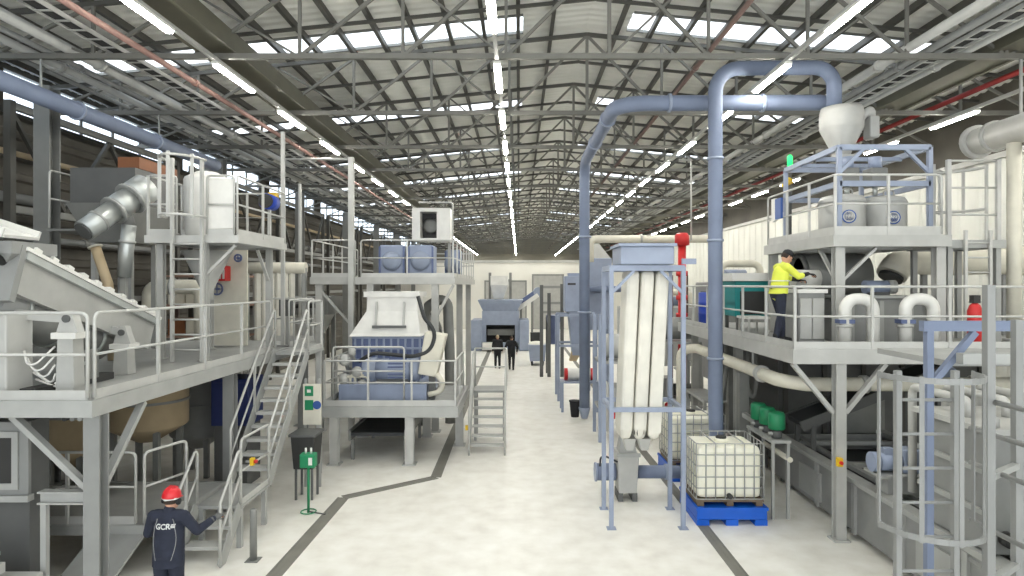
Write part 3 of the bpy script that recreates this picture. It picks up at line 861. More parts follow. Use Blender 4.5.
for i, pts in enumerate(([(418,296),(424,318),(436,332),(430,352),(412,357),(372,353),(358,362)], [(437,374),(443,384),(440,392),(428,395)])):
    y = 15.9
    pp = [V(fx(a,y), y+.02*k, fz(b_,y)) for k, (a, b_) in enumerate(pts)]
    part(T, 'hydraulic_hose', MB().pipe(pp, .05 if i == 0 else .07, .5, 8), 'rubber' if i == 0 else 'cream', 'thick black hose' if i == 0 else 'pale ribbed hose')
for k, (px_, py_, r) in enumerate(((345,360,.13),(357,372,.12),(344,379,.13),(352,352,.09),(362,384,.1))):
    c = V(fx(px_,16.1),16.1,fz(py_,16.1))
    p = part(T, 'valve_body', MB().lathe(c, [(r*.5,-r*1.1),(r,-r*.7),(r,r*.7),(r*.5,r*1.1)], axis=(0,.3,1), n=14), 'pale')
    part(p, 'valve_neck', MB().tube(c, (c.x+.02,16.3,c.z-.25), r*.4, 8), 'galv')
for k in range(3): part(T, 'pipe_loop', MB().pipe([(-4.35+.12*k,16.05,1.8),(-4.35+.12*k,16.05,2.0+.05*k),(-3.8,16.1,2.0+.05*k),(-3.8,16.2,1.8)], .035, .1, 8), 'cream')

# stairs to the shredder platform
T = thing('short_stairs', 'short straight grey stairs facing the aisle at the end of the shredder platform', 'stairs', (-.8,16.2,0))
xa, xb = -1.26, -.36
n = 7
for k in range(1, n):
    f = k/n; y = 16.15+1.45*f; z = 1.4*f
    part(T, 'tread', MB().box(xa+.03,xb-.03,y,y+.24,z-.035,z), 'pale')
for x in (xa, xb):
    part(T, 'stringer', MB().bar((x,16.15,.0), (x,17.6,1.4), .02, .24), 'galv')
    p = part(T, 'handrail', MB().sweep(fillet([(x,16.15,.0),(x,16.15,.98),(x,17.6,2.4),(x,18.4,2.48),(x,18.4,1.4)], .06, 4), .025, 8).tube((x,16.15,.5), (x,17.6,1.95), .02, 8), 'rail')
    part(p, 'post', MB().bar((x,17.6,1.4), (x,17.6,2.4), .045, .045), 'rail')
part(T, 'top_landing', MB().box(xa,xb,17.6,18.45,1.34,1.4), 'deck')
part(T, 'end_rail', MB().tube((xa,18.4,2.48), (xb,18.4,2.48), .025, 8).tube((xa,18.4,1.95), (xb,18.4,1.95), .02, 8), 'rail')
for x in (xa+.05, xb-.05):
    for y in (17.7,18.35): part(T, 'landing_leg', MB().bar((x,y,0), (x,y,1.34), .07, .07), 'galv')
part(T, 'yellow_stop_box', MB().box(xa-.1,xa-.03,16.2,16.28,.62,.74), 'yellow', 'yellow stop box on the stair post')

# upper platform over the shredder
T = thing('upper_platform', 'tall railed platform on columns over and behind the shredder with blue drives', 'platform', (-4.0,18.6,0))
deck(T, -6.1, -1.86, 18.65, 27, 4.52, .2, fm='pale')
for (x, y) in ((-2.46,18.8),(-4.35,18.8),(-5.85,18.8),(-2.1,26.5),(-5.85,26.5),(-2.1,22.6)): column(T, x, y, 0, 4.32, .2, 'pale')
brace(T, (-5.95,18.75,4.3), (-4.45,18.8,2.6), .1, 'pale'); brace(T, (-1.92,18.75,4.3), (-2.4,18.8,3.4), .1, 'pale')
railing(T, [(-6.05,24,4.53), (-6.05,18.7,4.53), (-4.78,18.7,4.53)], sp=1.0)
railing(T, [(-4.62,18.7,4.53), (-1.92,18.7,4.53), (-1.92,26.9,4.53), (-4,26.9,4.53)], sp=1.25)
T = thing('lighting_mast', 'tall slim pale mast with a cross bar in front of the upper platform', 'mast', (-4.86,18.3,0))
part(T, 'pole', MB().bar((-4.86,18.55,1.4), (-4.86,18.55,8.0), .15, .15), 'rail')
part(T, 'foot_plate', MB().box(-5.0,-4.72,18.47,18.63,1.38,1.42), 'galv')
part(T, 'cross_bar', MB().tube((-4.86,18.55,7.95), (-6.9,18.55,7.95), .035, 8), 'rail')
part(T, 'ground_leg', MB().bar((-4.86,18.55,0), (-4.86,18.55,1.4), .15, .15), 'rail')
def gearbox(x0, x1, y, label):
    T = thing('gear_drive', label, 'drive unit', ((x0+x1)/2,y,4.52))
    part(T, 'casing', MB().box(x0,x1,y,y+1.0,4.53,5.55), 'bluemach', bevel=.03)
    part(T, 'front_cover', MB().lathe(((x0+x1)/2,y,5.05), [(.3,0),(.3,.06),(.2,.12),(.08,.14)], axis=(0,-1,0), n=24), 'bluegrey')
    for xx in (x0,x1): part(T, 'side_rib', MB().box(xx-.03,xx+.03,y-.04,y,4.55,5.5), 'bluedeep')
    part(T, 'foot_rail', MB().box(x0,x1,y-.1,y,4.53,4.66), 'dgrey')
gearbox(-4.35, -3.6, 20.0, 'blue grey drive unit beside the tall mast on the upper platform')
gearbox(-3.45, -2.7, 20.0, 'blue grey drive unit in the middle of the upper platform under the white cowl')
gearbox(-2.6, -2.1, 22.7, 'narrow blue grey drive unit at the aisle end of the upper platform')
T = thing('intake_cowl', 'white square intake cowl with dark opening above the blue drive units', 'cowl', (-2.9,21.6,4.5))
xa, xb, za, zb = fx(412,21.6), fx(450,21.6), fz(241,21.6), fz(208,21.6)
mb = MB().box(xa,xb,21.6,22.4,zb-.12,zb).box(xa,xb,21.6,22.4,za,za+.1).box(xa,xa+.27,21.6,22.4,za+.1,zb-.12).box(xb-.45,xb,21.6,22.4,za+.1,zb-.12)
part(T, 'box', mb, 'white'); part(T, 'throat', MB().box(xa+.27,xb-.45,22.2,22.4,za+.1,zb-.12), 'dark')
part(T, 'throat_disc', MB().lathe(((xa+xb)/2-.08,22.15,(za+zb)/2), [(.28,0),(.2,.05),(.05,.05)], axis=(0,-1,0), n=20), 'galv_dark')
for x in (xa+.1, xb-.1): part(T, 'leg', MB().bar((x,22.3,4.53), (x,22.3,za), .09, .09), 'pale')
part(T, 'pole_frame', MB().sweep(fillet([(xb+.08,21.7,4.53),(xb+.08,21.7,fz(202,21.6)),(xa+.2,21.7,fz(202,21.6))], .08, 3), .03, 6), 'rail')
T = thing('outer_mast', 'thin pale mast standing behind the walkway stairs', 'mast', (-6.9,18.6,0))
part(T, 'pole', MB().bar((fx(300,19.6),19.6,0), (fx(300,19.6),19.6,7.4), .07, .07), 'rail'); part(T, 'base_plate', MB().box(fx(300,19.6)-.15,fx(300,19.6)+.15,19.45,19.75,0,.02), 'galv')
T = thing('hanging_mast', 'thin pale post rising beside the tower platform rail end up to the trusses', 'mast', (-5.4,14.8,2.87))
part(T, 'pole', MB().bar((-5.55,15.05,2.88), (-5.55,15.05,7.9), .08, .08), 'rail'); part(T, 'base_plate', MB().box(-5.65,-5.45,14.95,15.15,2.875,2.895), 'galv')

# waste / material under and behind shredder platform
T = thing('discharge_belt', 'dark discharge belt conveyor in the shade under the shredder platform', 'conveyor', (-3.4,16.8,0))
part(T, 'belt', MB().box(-4.1,-2.8,15.6,18.2,.62,.7), 'rubber')
part(T, 'side_frame', MB().box(-4.16,-4.1,15.6,18.2,.5,.76).box(-2.8,-2.74,15.6,18.2,.5,.76), 'galv_dark')
for x in (-4.1,-2.8):
    for y in (15.8,18.0): part(T, 'leg', MB().bar((x,y,0), (x,y,.5), .07, .07), 'galv_dark')
T = thing('x', '', '', (0,0,0)) if False else None
# grey machine line behind the shredder under the upper platform
T = thing('sorting_drum', 'grey sorting drum in the shade under the upper platform', 'drum', (-4.0,22.5,0))
part(T, 'shell', MB().tube((-4.0,20.6,2.4), (-4.0,25.5,2.4), .95, 28), 'galv_dark')
for y in (21.2,23,24.8): part(T, 'tyre_ring', MB().tube((-4.0,y,2.4), (-4.0,y+.15,2.4), 1.02, 28), 'grey')
for y in (21.0,25.0): part(T, 'cradle', MB().frustum((-4.8,-3.2,y,y+.3), 0, (-4.6,-3.4,y,y+.3), 1.6), 'galv_dark')
T = thing('rolled_duct', 'dark corrugated duct curling up behind the shredder hood', 'duct', (-2.2,19.6,0))
part(T, 'tube', MB().pipe([(-2.9,19.7,0),(-2.9,19.7,3.6),(-2.2,19.7,4.0),(-2.15,19.9,2.0),(-2.15,20,0)], .16, .4, 14), 'galv_dark')
part(T, 'collar', MB().tube((-2.9,19.7,1.5), (-2.9,19.7,1.6), .2, 14), 'galv')

# green safety station
T = thing('eyewash_station', 'green eyewash station on a thin pole standing on the open floor', 'eyewash', (-3.98,12.1,0))
part(T, 'pole', MB().tube((-3.98,12.1,0), (-3.98,12.1,1.0), .025, 10), 'green')
part(T, 'bowl_box', MB().box(-4.12,-3.84,12.0,12.2,.86,1.12), 'green', bevel=.02)
for x in (-4.03,-3.93): part(T, 'spout', MB().tube((x,12.1,1.12), (x,12.1,1.22), .02, 8), 'white')
part(T, 'sign_plate', MB().box(-3.95,-3.88,11.995,12.0,.92,1.06), 'white')
part(T, 'foot_ring', MB().sweep([(-3.98+.14*math.cos(k*math.pi/8),12.1+.14*math.sin(k*math.pi/8),.02) for k in range(17)], .012, 6), 'green')
part(T, 'foot_pedal', MB().bar((-3.98,12.1,.02), (-3.62,11.95,.02), .02, .02), 'dgrey')
T = thing('dark_bin', 'dark square bin on legs just behind the green eyewash station', 'bin', (-4.3,12.9,0))
part(T, 'bin_box', MB().frustum((-4.5,-4.1,12.75,13.2), .62, (-4.54,-4.06,12.7,13.25), 1.28), 'dark', bevel=.02)
part(T, 'bin_rim', MB().box(-4.57,-4.03,12.67,13.28,1.28,1.33), 'dgrey')
for x in (-4.46,-4.14):
    for y in (12.8,13.15): part(T, 'leg', MB().bar((x,y,0), (x,y,.62), .04, .04), 'dgrey')
T = thing('sign_board', 'pale upright safety notice board beside the upper stair flight', 'sign', (-4.3,13.6,0))
xa, xb = fx(303,13.6), fx(321,13.6)
part(T, 'board', MB().box(xa,xb,13.6,13.64,1.33,fz(384,13.6)), 'cream')
for x in (xa+.04, xb-.04): part(T, 'post', MB().bar((x,13.65,0), (x,13.65,2.3), .05, .05), 'galv')
part(T, 'green_sign', MB().box(xa+.04,xa+.22,13.59,13.6,fz(396,13.6),fz(386,13.6)), 'green', 'square green safety sign')
part(T, 'green_sign', MB().box(xa+.04,xa+.22,13.59,13.6,fz(410,13.6),fz(400,13.6)), 'green', 'lower green safety sign')
part(T, 'blue_sign', MB().lathe((fx(317,13.6),13.6,fz(405,13.6)), [(.09,0),(.09,.01)], axis=(0,-1,0), n=20), 'logo', 'round blue instruction sign')
mb = MB().box(xa+.09,xa+.17,13.585,13.59,fz(392.5,13.6),fz(389.5,13.6)); part(T, 'sign_symbol', mb, 'white')

# ================================================================ far end of the aisle
T = thing('baling_press', 'big blue press with funnel hopper and dark mouth at the end of the aisle', 'press', (-1.3,42,0))
Y = 42.0
part(T, 'mouth_frame', MB().box(fx(486,Y),fx(515,Y),Y,Y+.4,fz(325,Y),fz(318,Y)).box(fx(482,Y),fx(486,Y),Y,Y+.4,.2,fz(318,Y)).box(fx(515,Y),fx(519,Y),Y,Y+.4,.2,fz(318,Y)).box(fx(482,Y),fx(519,Y),Y,Y+.4,.1,fz(343,Y)), 'bluegrey')
part(T, 'mouth_back', MB().box(fx(484,Y),fx(517,Y),Y+1.2,Y+2.6,.1,fz(318,Y)), 'dark')
part(T, 'mouth_ram', MB().box(fx(487,Y),fx(514,Y),Y+.6,Y+1.2,fz(336,Y),fz(330,Y)), 'galv_dark')
part(T, 'upper_body', MB().box(fx(482,Y),fx(519,Y),Y,Y+2.6,fz(318,Y),fz(311,Y)), 'bluegrey')
part(T, 'hopper_funnel', MB().frustum((fx(483,Y),fx(517,Y),Y,Y+2.4), fz(311,Y), (fx(478,Y),fx(523,Y),Y-.4,Y+2.8), fz(300,Y)), 'bluemach', 'darker blue funnel')
part(T, 'side_block', MB().box(fx(471,Y),fx(482,Y),Y-.3,Y+2.4,.0,fz(320,Y)), 'bluegrey', bevel=.05)
part(T, 'side_block', MB().box(fx(519,Y),fx(529,Y),Y-.3,Y+2.4,.0,fz(320,Y)), 'bluegrey', bevel=.05)
part(T, 'white_crate', MB().box(fx(483,Y),fx(495,Y),Y-.7,Y-.1,.1,fz(342,Y)), 'white')
T = thing('dust_hood', 'white dust hood held over the blue press funnel by two arms', 'hood', (-1.2,43,0))
Y = 43.5
part(T, 'hood_shell', MB().frustum((fx(494,Y),fx(503,Y),Y-.4,Y+.5), fz(299,Y), (fx(491,Y),fx(508,Y),Y-.8,Y+1.0), fz(285,Y)).box(fx(491,Y),fx(508,Y),Y-.8,Y+1.0,fz(285,Y),fz(276,Y)), 'white')
for px_ in (488.5, 510): part(T, 'support_arm', MB().bar((fx(px_,Y),Y+2.2,0), (fx(px_,Y),Y+2.2,fz(272,Y)), .18, .18), 'galv_dark')
part(T, 'cross_arm', MB().bar((fx(488.5,Y),Y+2.2,fz(280,Y)), (fx(510,Y),Y+2.2,fz(280,Y)), .14, .14).bar((fx(500,Y),Y+.6,fz(280,Y)), (fx(500,Y),Y+2.2,fz(280,Y)), .14, .14), 'galv_dark')
T = thing('feed_conveyor', 'inclined blue belt conveyor feeding the far blue press', 'conveyor', (.6,44,0))
Y = 45.4
a = V(fx(516,Y),Y,fz(307,Y)); b_ = V(fx(538,Y),Y,fz(292,Y))
part(T, 'belt_body', MB().bar(a, b_, .9, .5), 'bluedeep'); part(T, 'side_frame', MB().bar(a-V(0,.5,.2), b_-V(0,.5,.2), .06, .3), 'white')
part(T, 'head_drum', MB().tube(b_-V(0,.5,0), b_+V(0,.5,0), .34, 16), 'bluegrey')
part(T, 'leg', MB().bar((fx(532,Y),Y,0), (fx(532,Y),Y,fz(298,Y)), .14, .14), 'galv_dark')
part(T, 'leg', MB().bar((fx(521,Y),Y,0), (fx(521,Y),Y,fz(305,Y)), .14, .14), 'galv_dark')
T = thing('wheeled_skip', 'blue wheeled skip full of white material beside the far press', 'skip', (.8,34,0))
Y = 34.0
part(T, 'skip_body', MB().frustum((fx(530,Y),fx(545,Y),Y,Y+1.2), .25, (fx(528.5,Y),fx(546,Y),Y-.1,Y+1.3), fz(345,Y)), 'bluegrey')
part(T, 'fill', MB().sphere((fx(537,Y),Y+.6,fz(345,Y)), .45, (1,1.2,.35)), 'bag', 'heaped white material')
for px_ in (532,543):
    for dy in (.15,1.05): part(T, 'wheel', MB().tube((fx(px_,Y)-.04,Y+dy,.12), (fx(px_,Y)+.04,Y+dy,.12), .12, 14), 'rubber')
for px_ in (532,543): part(T, 'axle_bracket', MB().box(fx(px_,Y)-.06,fx(px_,Y)+.06,Y+.1,Y+1.1,.12,.26), 'dgrey')
T = thing('control_stand', 'dark little control stand behind the wheeled skip', 'control stand', (.9,36.4,0))
part(T, 'pedestal', MB().box(.85,1.05,36.4,36.6,0,1.1), 'dgrey'); part(T, 'console', MB().box(.65,1.25,36.3,36.7,1.1,1.6), 'dark')

# ================================================================ middle right: air classifier, totes, big ducts
# zig-zag classifier in its blue frame
T = thing('air_classifier', 'tall blue framed air classifier with three white upright fabric columns', 'classifier', (2.3,11.8,0))
XA, XB, YA, YB = 1.63, 2.9, 11.3, 12.3
for (x, y) in ((XA,YA),(XB,YA),(XA,YB),(XB,YB)):
    p = part(T, 'frame_post', MB().bar((x,y,0), (x,y,4.62), .075, .075), 'bluegrey')
    part(p, 'foot_plate', MB().box(x-.08,x+.08,y-.08,y+.08,0,.012), 'bluegrey')
for z in (2.1, 4.6):
    for (p, q) in (((XA,YA),(XB,YA)),((XA,YB),(XB,YB)),((XA,YA),(XA,YB)),((XB,YA),(XB,YB))):
        part(T, 'frame_beam', MB().bar((p[0],p[1],z), (q[0],q[1],z), .07, .08 if z < 3 else .1), 'bluegrey')
for (x, s) in ((XA,1),(XB,-1)): part(T, 'corner_brace', MB().bar((x,YA,4.15), (x+s*.4,YA,4.55), .05, .05), 'bluegrey')
part(T, 'head_box', MB().box(1.78,2.72,11.2,12.2,4.66,4.98), 'bluegrey', bevel=.02)
part(T, 'head_lid', MB().box(1.74,2.76,11.16,12.24,4.98,5.03), 'bluegrey')
part(T, 'side_arm', MB().bar((2.9,11.4,4.72), (3.15,11.4,4.72), .08, .1), 'bluegrey')
# three columns, slightly raked
for k in range(3):
    xt0 = 1.93+.265*k; xb0 = 1.80+.255*k
    w_ = .235
    mb = MB().hexa([(xb0+.03,11.5,1.52),(xb0+w_-.03,11.5,1.52),(xb0+w_-.03,12.0,1.52),(xb0+.03,12.0,1.52)], [(xb0,11.42,1.72),(xb0+w_,11.42,1.72),(xb0+w_,12.06,1.72),(xb0,12.06,1.72)])
    mb.hexa([(xb0,11.42,1.72),(xb0+w_,11.42,1.72),(xb0+w_,12.06,1.72),(xb0,12.06,1.72)], [(xt0,11.42,4.55),(xt0+w_,11.42,4.55),(xt0+w_,12.06,4.55),(xt0,12.06,4.55)])
    part(T, 'fabric_column', mb, 'bag', 'white fabric column', bevel=.06)
part(T, 'backing_plate', MB().hexa([(1.86,11.7,1.6),(2.5,11.7,1.6),(2.5,11.75,1.6),(1.86,11.75,1.6)], [(1.98,11.7,4.6),(2.66,11.7,4.6),(2.66,11.75,4.6),(1.98,11.75,4.6)]), 'galv_dark')
for k in range(2):
    part(T, 'outlet_spout', MB().frustum((1.95+.27*k,2.07+.27*k,11.6,11.8), 1.3, (1.88+.27*k,2.1+.27*k,11.5,11.95), 1.53), 'pale')

T = thing('blower', 'pale fan casing joined to a blue duct on the floor under the white columns', 'blower', (2.2,12.95,0))
part(T, 'casing', MB().hexa([(1.98,12.7,.16),(2.34,12.7,.16),(2.34,13.2,.16),(1.98,13.2,.16)], [(1.95,12.65,.95),(2.38,12.65,.95),(2.38,13.25,.95),(1.95,13.25,.95)]), 'pale', bevel=.02)
part(T, 'inlet_neck', MB().frustum((2.0,2.34,12.75,13.15), .95, (2.05,2.3,12.8,13.1), 1.3), 'galv')
part(T, 'scroll_rim', MB().box(1.93,2.40,12.62,12.66,.9,.97), 'galv')
for x in (2.02,2.3): part(T, 'foot', MB().box(x-.05,x+.05,12.7,13.2,0,.16), 'dgrey')
T = thing('floor_duct', 'blue grey duct running low from the fan casing to the big upright pipe', 'duct', (2.9,12.95,.5))
part(T, 'tube', MB().tube((2.38,12.95,.52), (3.6,12.95,.52), .13, 18), 'bluepipe')
part(T, 'joint_collar', MB().tube((2.95,12.95,.52), (3.0,12.95,.52), .16, 18), 'bluegrey')
part(T, 'saddle_leg', MB().bar((3.05,12.95,0), (3.05,12.95,.4), .06, .06), 'bluegrey')
T = thing('inlet_duct', 'short fat blue duct stub on the aisle side of the fan casing', 'duct', (1.7,12.95,.5))
part(T, 'tube', MB().tube((1.55,12.95,.52), (1.95,12.95,.52), .17, 18), 'bluepipe'); part(T, 'rim', MB().tube((1.53,12.95,.52), (1.57,12.95,.52), .19, 18), 'bluegrey')
part(T, 'black_hose', MB().pipe([(1.62,12.8,.68),(1.62,12.7,.95),(1.95,12.66,.8)], .02, .1, 6), 'rubber', 'black hose')
part(T, 'saddle_leg', MB().bar((1.7,12.95,0), (1.7,12.95,.36), .06, .06), 'bluegrey')

# big blue ducts
T = thing('suction_duct', 'big blue upright duct rising from behind the front tote and turning over at the roof', 'duct', (4.05,13.3,0))
part(T, 'tube', MB().pipe([(3.62,12.95,.52),(4.05,13.1,.52),(4.08,13.3,2.0),(4.08,13.3,8.8),(6.55,13.3,8.82),(6.55,13.3,8.0)], .148, .5, 20), 'bluepipe')
for z in (2.75,5.2,6.9): part(T, 'joint_collar', MB().tube((4.08,13.3,z), (4.08,13.3,z+.05), .17, 20), 'bluegrey')
part(T, 'floor_stand', MB().bar((4.06,13.15,0), (4.06,13.15,.42), .08, .08), 'bluegrey')
Y = 20.4
T = thing('extraction_duct', 'blue duct further back rising beside the aisle and sweeping across under the roof', 'duct', (fx(585,Y),Y,0))
xp = fx(584.5,Y)
part(T, 'tube', MB().pipe([(xp,Y,.35),(xp,Y,8.2),(xp,13.75,8.2),(6.9,13.75,8.22),(6.9,13.75,7.3)], .165, .62, 20), 'bluepipe')
part(T, 'bottom_cone', MB().lathe((xp,Y,0), [(.1,.05),(.19,.4)], n=20), 'bluegrey')
for z in (3.4,5.8): part(T, 'joint_collar', MB().tube((xp,Y,z), (xp,Y,z+.06), .22, 20), 'bluegrey')
for y in (16,19.6): part(T, 'hanger', MB().bar((xp,y,8.35), (xp,y,8.55), .03, .03), 'galv')
for x in (3.2,5.2): part(T, 'joint_collar', MB().tube((x,13.75,8.21), (x+.06,13.75,8.21), .195, 20), 'bluegrey')
for y in (15,17.5): part(T, 'joint_collar', MB().tube((xp,y,8.2), (xp,y+.06,8.2), .195, 20), 'bluegrey')

# totes
def tote(x0, y0, lab, blab):
    Bd = thing('spill_pallet', blab, 'spill pallet', (x0+.61,y0+.55,0), 'blue spill pallets under the totes')
    mb = MB()
    xa, xb, ya, yb = x0-.02, x0+1.24, y0-.12, y0+1.1
    mb.box(xa,xb,ya,yb,.1,.3)
    part(Bd, 'tray', mb, 'bund', bevel=.02)
    for xx in (xa, xa+.52, xb-.22):
        part(Bd, 'foot', MB().box(xx,xx+.22,ya,yb,0,.1), 'bund')
    part(Bd, 'rim', MB().box(xa-.015,xb+.015,ya-.015,ya+.03,.27,.32).box(xa-.015,xa+.03,ya+.03,yb,.27,.32).box(xb-.03,xb+.015,ya+.03,yb,.27,.32), 'bund')
    T = thing('tote_tank', lab, 'tote', (x0+.61,y0+.5,.3), 'caged totes')
    Z = .305
    for k in range(3): part(T, 'pallet_skid', MB().box(x0+.02+.53*k,x0+.14+.53*k,y0,y0+1.0,Z,Z+.08), 'wood')
    part(T, 'pallet_top', MB().box(x0,x0+1.22,y0,y0+1.0,Z+.08,Z+.12), 'wood')
    part(T, 'bottle', MB().box(x0+.03,x0+1.19,y0+.03,y0+.97,Z+.125,Z+1.06), 'tote', bevel=.09)
    part(T, 'top_boss', MB().lathe((x0+.6,y0+.5,Z+1.05), [(.12,0),(.12,.03),(.1,.07),(.06,.075)], n=20), 'tote')
    part(T, 'lid', MB().lathe((x0+.6,y0+.5,Z+1.12), [(.1,0),(.1,.03),(.08,.04)], n=20), 'dark')
    mb = MB(); r = .011
    x1, y1, z0, z1 = x0+1.22, y0+1.0, Z+.13, Z+1.13
    for k in range(8):
        f = k/7
        for yy in (y0, y1): mb.tube((x0+1.22*f,yy,z0), (x0+1.22*f,yy,z1), r, 6)
    for k in range(1, 6):
        for xx in (x0, x1): mb.tube((xx,y0+1.0*k/6,z0), (xx,y0+1.0*k/6,z1), r, 6)
    for k in range(6):
        z = z0+(z1-z0)*k/5
        mb.sweep(fillet([(x0+.3,y0,z),(x1,y0,z),(x1,y1,z),(x0,y1,z),(x0,y0,z),(x0+.3,y0,z)], .05, 3), r, 6)
    for xx in (x0+.35, x0+.87): mb.tube((xx,y0,z1), (xx,y1,z1), r*1.3, 6)
    part(T, 'cage_grille', mb, 'galv')
    part(T, 'outlet_valve', MB().tube((x0+.6,y0-.06,Z+.19), (x0+.6,y0+.04,Z+.19), .045, 12), 'dark')
tote(3.2, 11.55, 'caged white liquid tote on the front blue spill pallet before the big upright duct', 'bright blue spill pallet on the floor under the front tote')
tote(3.32, 14.1, 'caged white liquid tote standing behind the big upright blue duct', 'bright blue spill pallet under the tote behind the upright duct')

# red standpipe
Y = 21.0
x = fx(682,Y)
T = thing('red_standpipe', 'red upright fire main with round head beside the white fabric columns', 'standpipe', (x,Y,0))
part(T, 'riser', MB().tube((x,Y,0), (x,Y,fz(240,Y)), .13, 14), 'red')
part(T, 'head', MB().lathe((x,Y,0), [(.12,fz(246,Y)),(.24,fz(245,Y)),(.24,fz(236,Y)),(.16,fz(233,Y))], n=18), 'red')
for py_ in (276,300,318,335): part(T, 'coupling', MB().lathe((x,Y,0), [(.19,fz(py_,Y)),(.19,fz(py_-5,Y))], n=16), 'red')
for k in range(2): part(T, 'side_rail', MB().bar((x-.25+.5*k,Y+.3,0), (x-.25+.5*k,Y+.3,fz(275,Y)), .05, .05), 'redpipe')
part(T, 'thin_line', MB().sweep(fillet([(x+.3,Y,fz(240,Y)),(x+.3,Y,fz(160,Y)),(x-.1,Y,fz(160,Y))],.1,3), .03, 6), 'rail', 'thin pale pipe above the head')
part(T, 'thin_line_foot', MB().bar((x,Y,fz(243,Y)), (x+.3,Y,fz(240,Y)), .04, .04), 'rail')
# cream pipe across behind the classifier
Y = 23.0
T = thing('cross_main', 'horizontal cream pipe across above the blue machines behind the classifier', 'pipe', (3,Y,5))
part(T, 'tube', MB().pipe([(fx(590,Y),Y,fz(262,Y)),(fx(590,Y),Y,fz(239,Y)),(fx(715,Y),Y,fz(239,Y)),(fx(715,Y),Y,0)], .14, .2, 14), 'cream')
part(T, 'flange', MB().tube((fx(640,Y),Y,fz(239,Y)), (fx(642,Y),Y,fz(239,Y)), .19, 14), 'pale')

# blue silo line
Y = 24.0
T = thing('blue_silo', 'blue grey square silo cabinet with cone foot on a blue stand beside the aisle', 'silo', (fx(578,Y),Y,0))
xa, xb = fx(565,Y), fx(588,Y)
part(T, 'cabinet', MB().box(xa,xb,Y,Y+1.0,fz(312,Y),fz(276,Y)), 'bluegrey', bevel=.03)
part(T, 'cone_foot', MB().frustum((xa+.3,xb-.15,Y+.2,Y+.8), fz(356,Y), (xa+.15,xb,Y,Y+1.0), fz(312,Y)), 'bluegrey')
part(T, 'top_hatch', MB().box(xa+.15,xb-.3,Y+.2,Y+.8,fz(276,Y),fz(273,Y)), 'bluemach')
part(T, 'name_plate', MB().box(xa+.1,xa+.4,Y-.01,Y,fz(285,Y),fz(283,Y)), 'dark')
xs = (fx(558,Y), fx(600,Y))
for x in xs:
    for y in (Y-.3,Y+1.2): part(T, 'stand_leg', MB().bar((x,y,0), (x,y,fz(315,Y)), .09, .09), 'bluegrey')
for y in (Y-.3,Y+1.2):
    for z in (fz(315,Y), fz(345,Y)): part(T, 'stand_beam', MB().bar((xs[0],y,z), (xs[1],y,z), .09, .09), 'bluegrey')
part(T, 'brown_chute', MB().frustum((xa+.2,xb-.4,Y+.3,Y+.7), fz(362,Y), (xa+.3,xb-.2,Y+.25,Y+.75), fz(352,Y)), 'tan', 'tan outlet chute')
Y = 21.6
T = thing('work_stand', 'blue legged work stand with red ended white roll beside the aisle', 'stand', (fx(578,Y),Y,0))
xa, xb = fx(561,Y), fx(599,Y)
part(T, 'table_top', MB().box(xa,xb,Y,Y+.8,fz(382,Y)-.05,fz(382,Y)), 'bluegrey')
for x in (xa+.05, xb-.05):
    for y in (Y+.05,Y+.75): part(T, 'leg', MB().bar((x,y,0), (x,y,fz(382,Y)-.05), .08, .08), 'bluegrey')
T = thing('white_roll', 'white roll with red end discs lying on the blue legged work stand', 'roll', (fx(578,Y),Y+.4,fz(382,Y)))
zc = fz(382,Y)+.21
part(T, 'roll_body', MB().tube((xa+.25,Y+.4,zc), (xb-.25,Y+.4,zc), .2, 20), 'white')
for x in (xa+.14, xb-.25): part(T, 'end_disc', MB().tube((x,Y+.4,zc), (x+.11,Y+.4,zc), .21, 20), 'red', 'red end disc')
T = thing('waste_bin', 'small black bin on the floor beside the foot of the back blue duct', 'bin', (fx(574,20.6),20.6,0))
x = fx(575.5,20.7)
part(T, 'bin_shell', MB().lathe((x,20.9,0), [(.13,0),(.18,.5),(.15,.5),(.12,.05)], n=20), 'black'); part(T, 'bin_rim', MB().lathe((x,20.9,0), [(.18,.5),(.2,.5),(.2,.53),(.18,.53)], n=20), 'black')
# tall blue filters behind, left of classifier
Y = 22.6
T = thing('filter_unit', 'tall blue filter housing with duct stub behind the white fabric columns', 'filter', (fx(598,Y),Y,0))
part(T, 'housing', MB().box(fx(588,26),fx(612,26),26,27.2,fz(330,26),fz(258,26)), 'bluegrey', bevel=.04)
part(T, 'top_cowl', MB().frustum((fx(589,26),fx(611,26),26.1,27.1), fz(258,26), (fx(592,26),fx(600,26),26.3,26.9), fz(243,26)), 'pale')
part(T, 'cross_duct', MB().tube((fx(588,26),25.85,fz(289,26)), (fx(640,26),25.85,fz(289,26)), .13, 14), 'bluepipe')
for x in (fx(589,26), fx(611,26)):
    for y in (26.1,27.1): part(T, 'leg', MB().bar((x,y,0), (x,y,fz(330,26)), .12, .12), 'bluegrey')
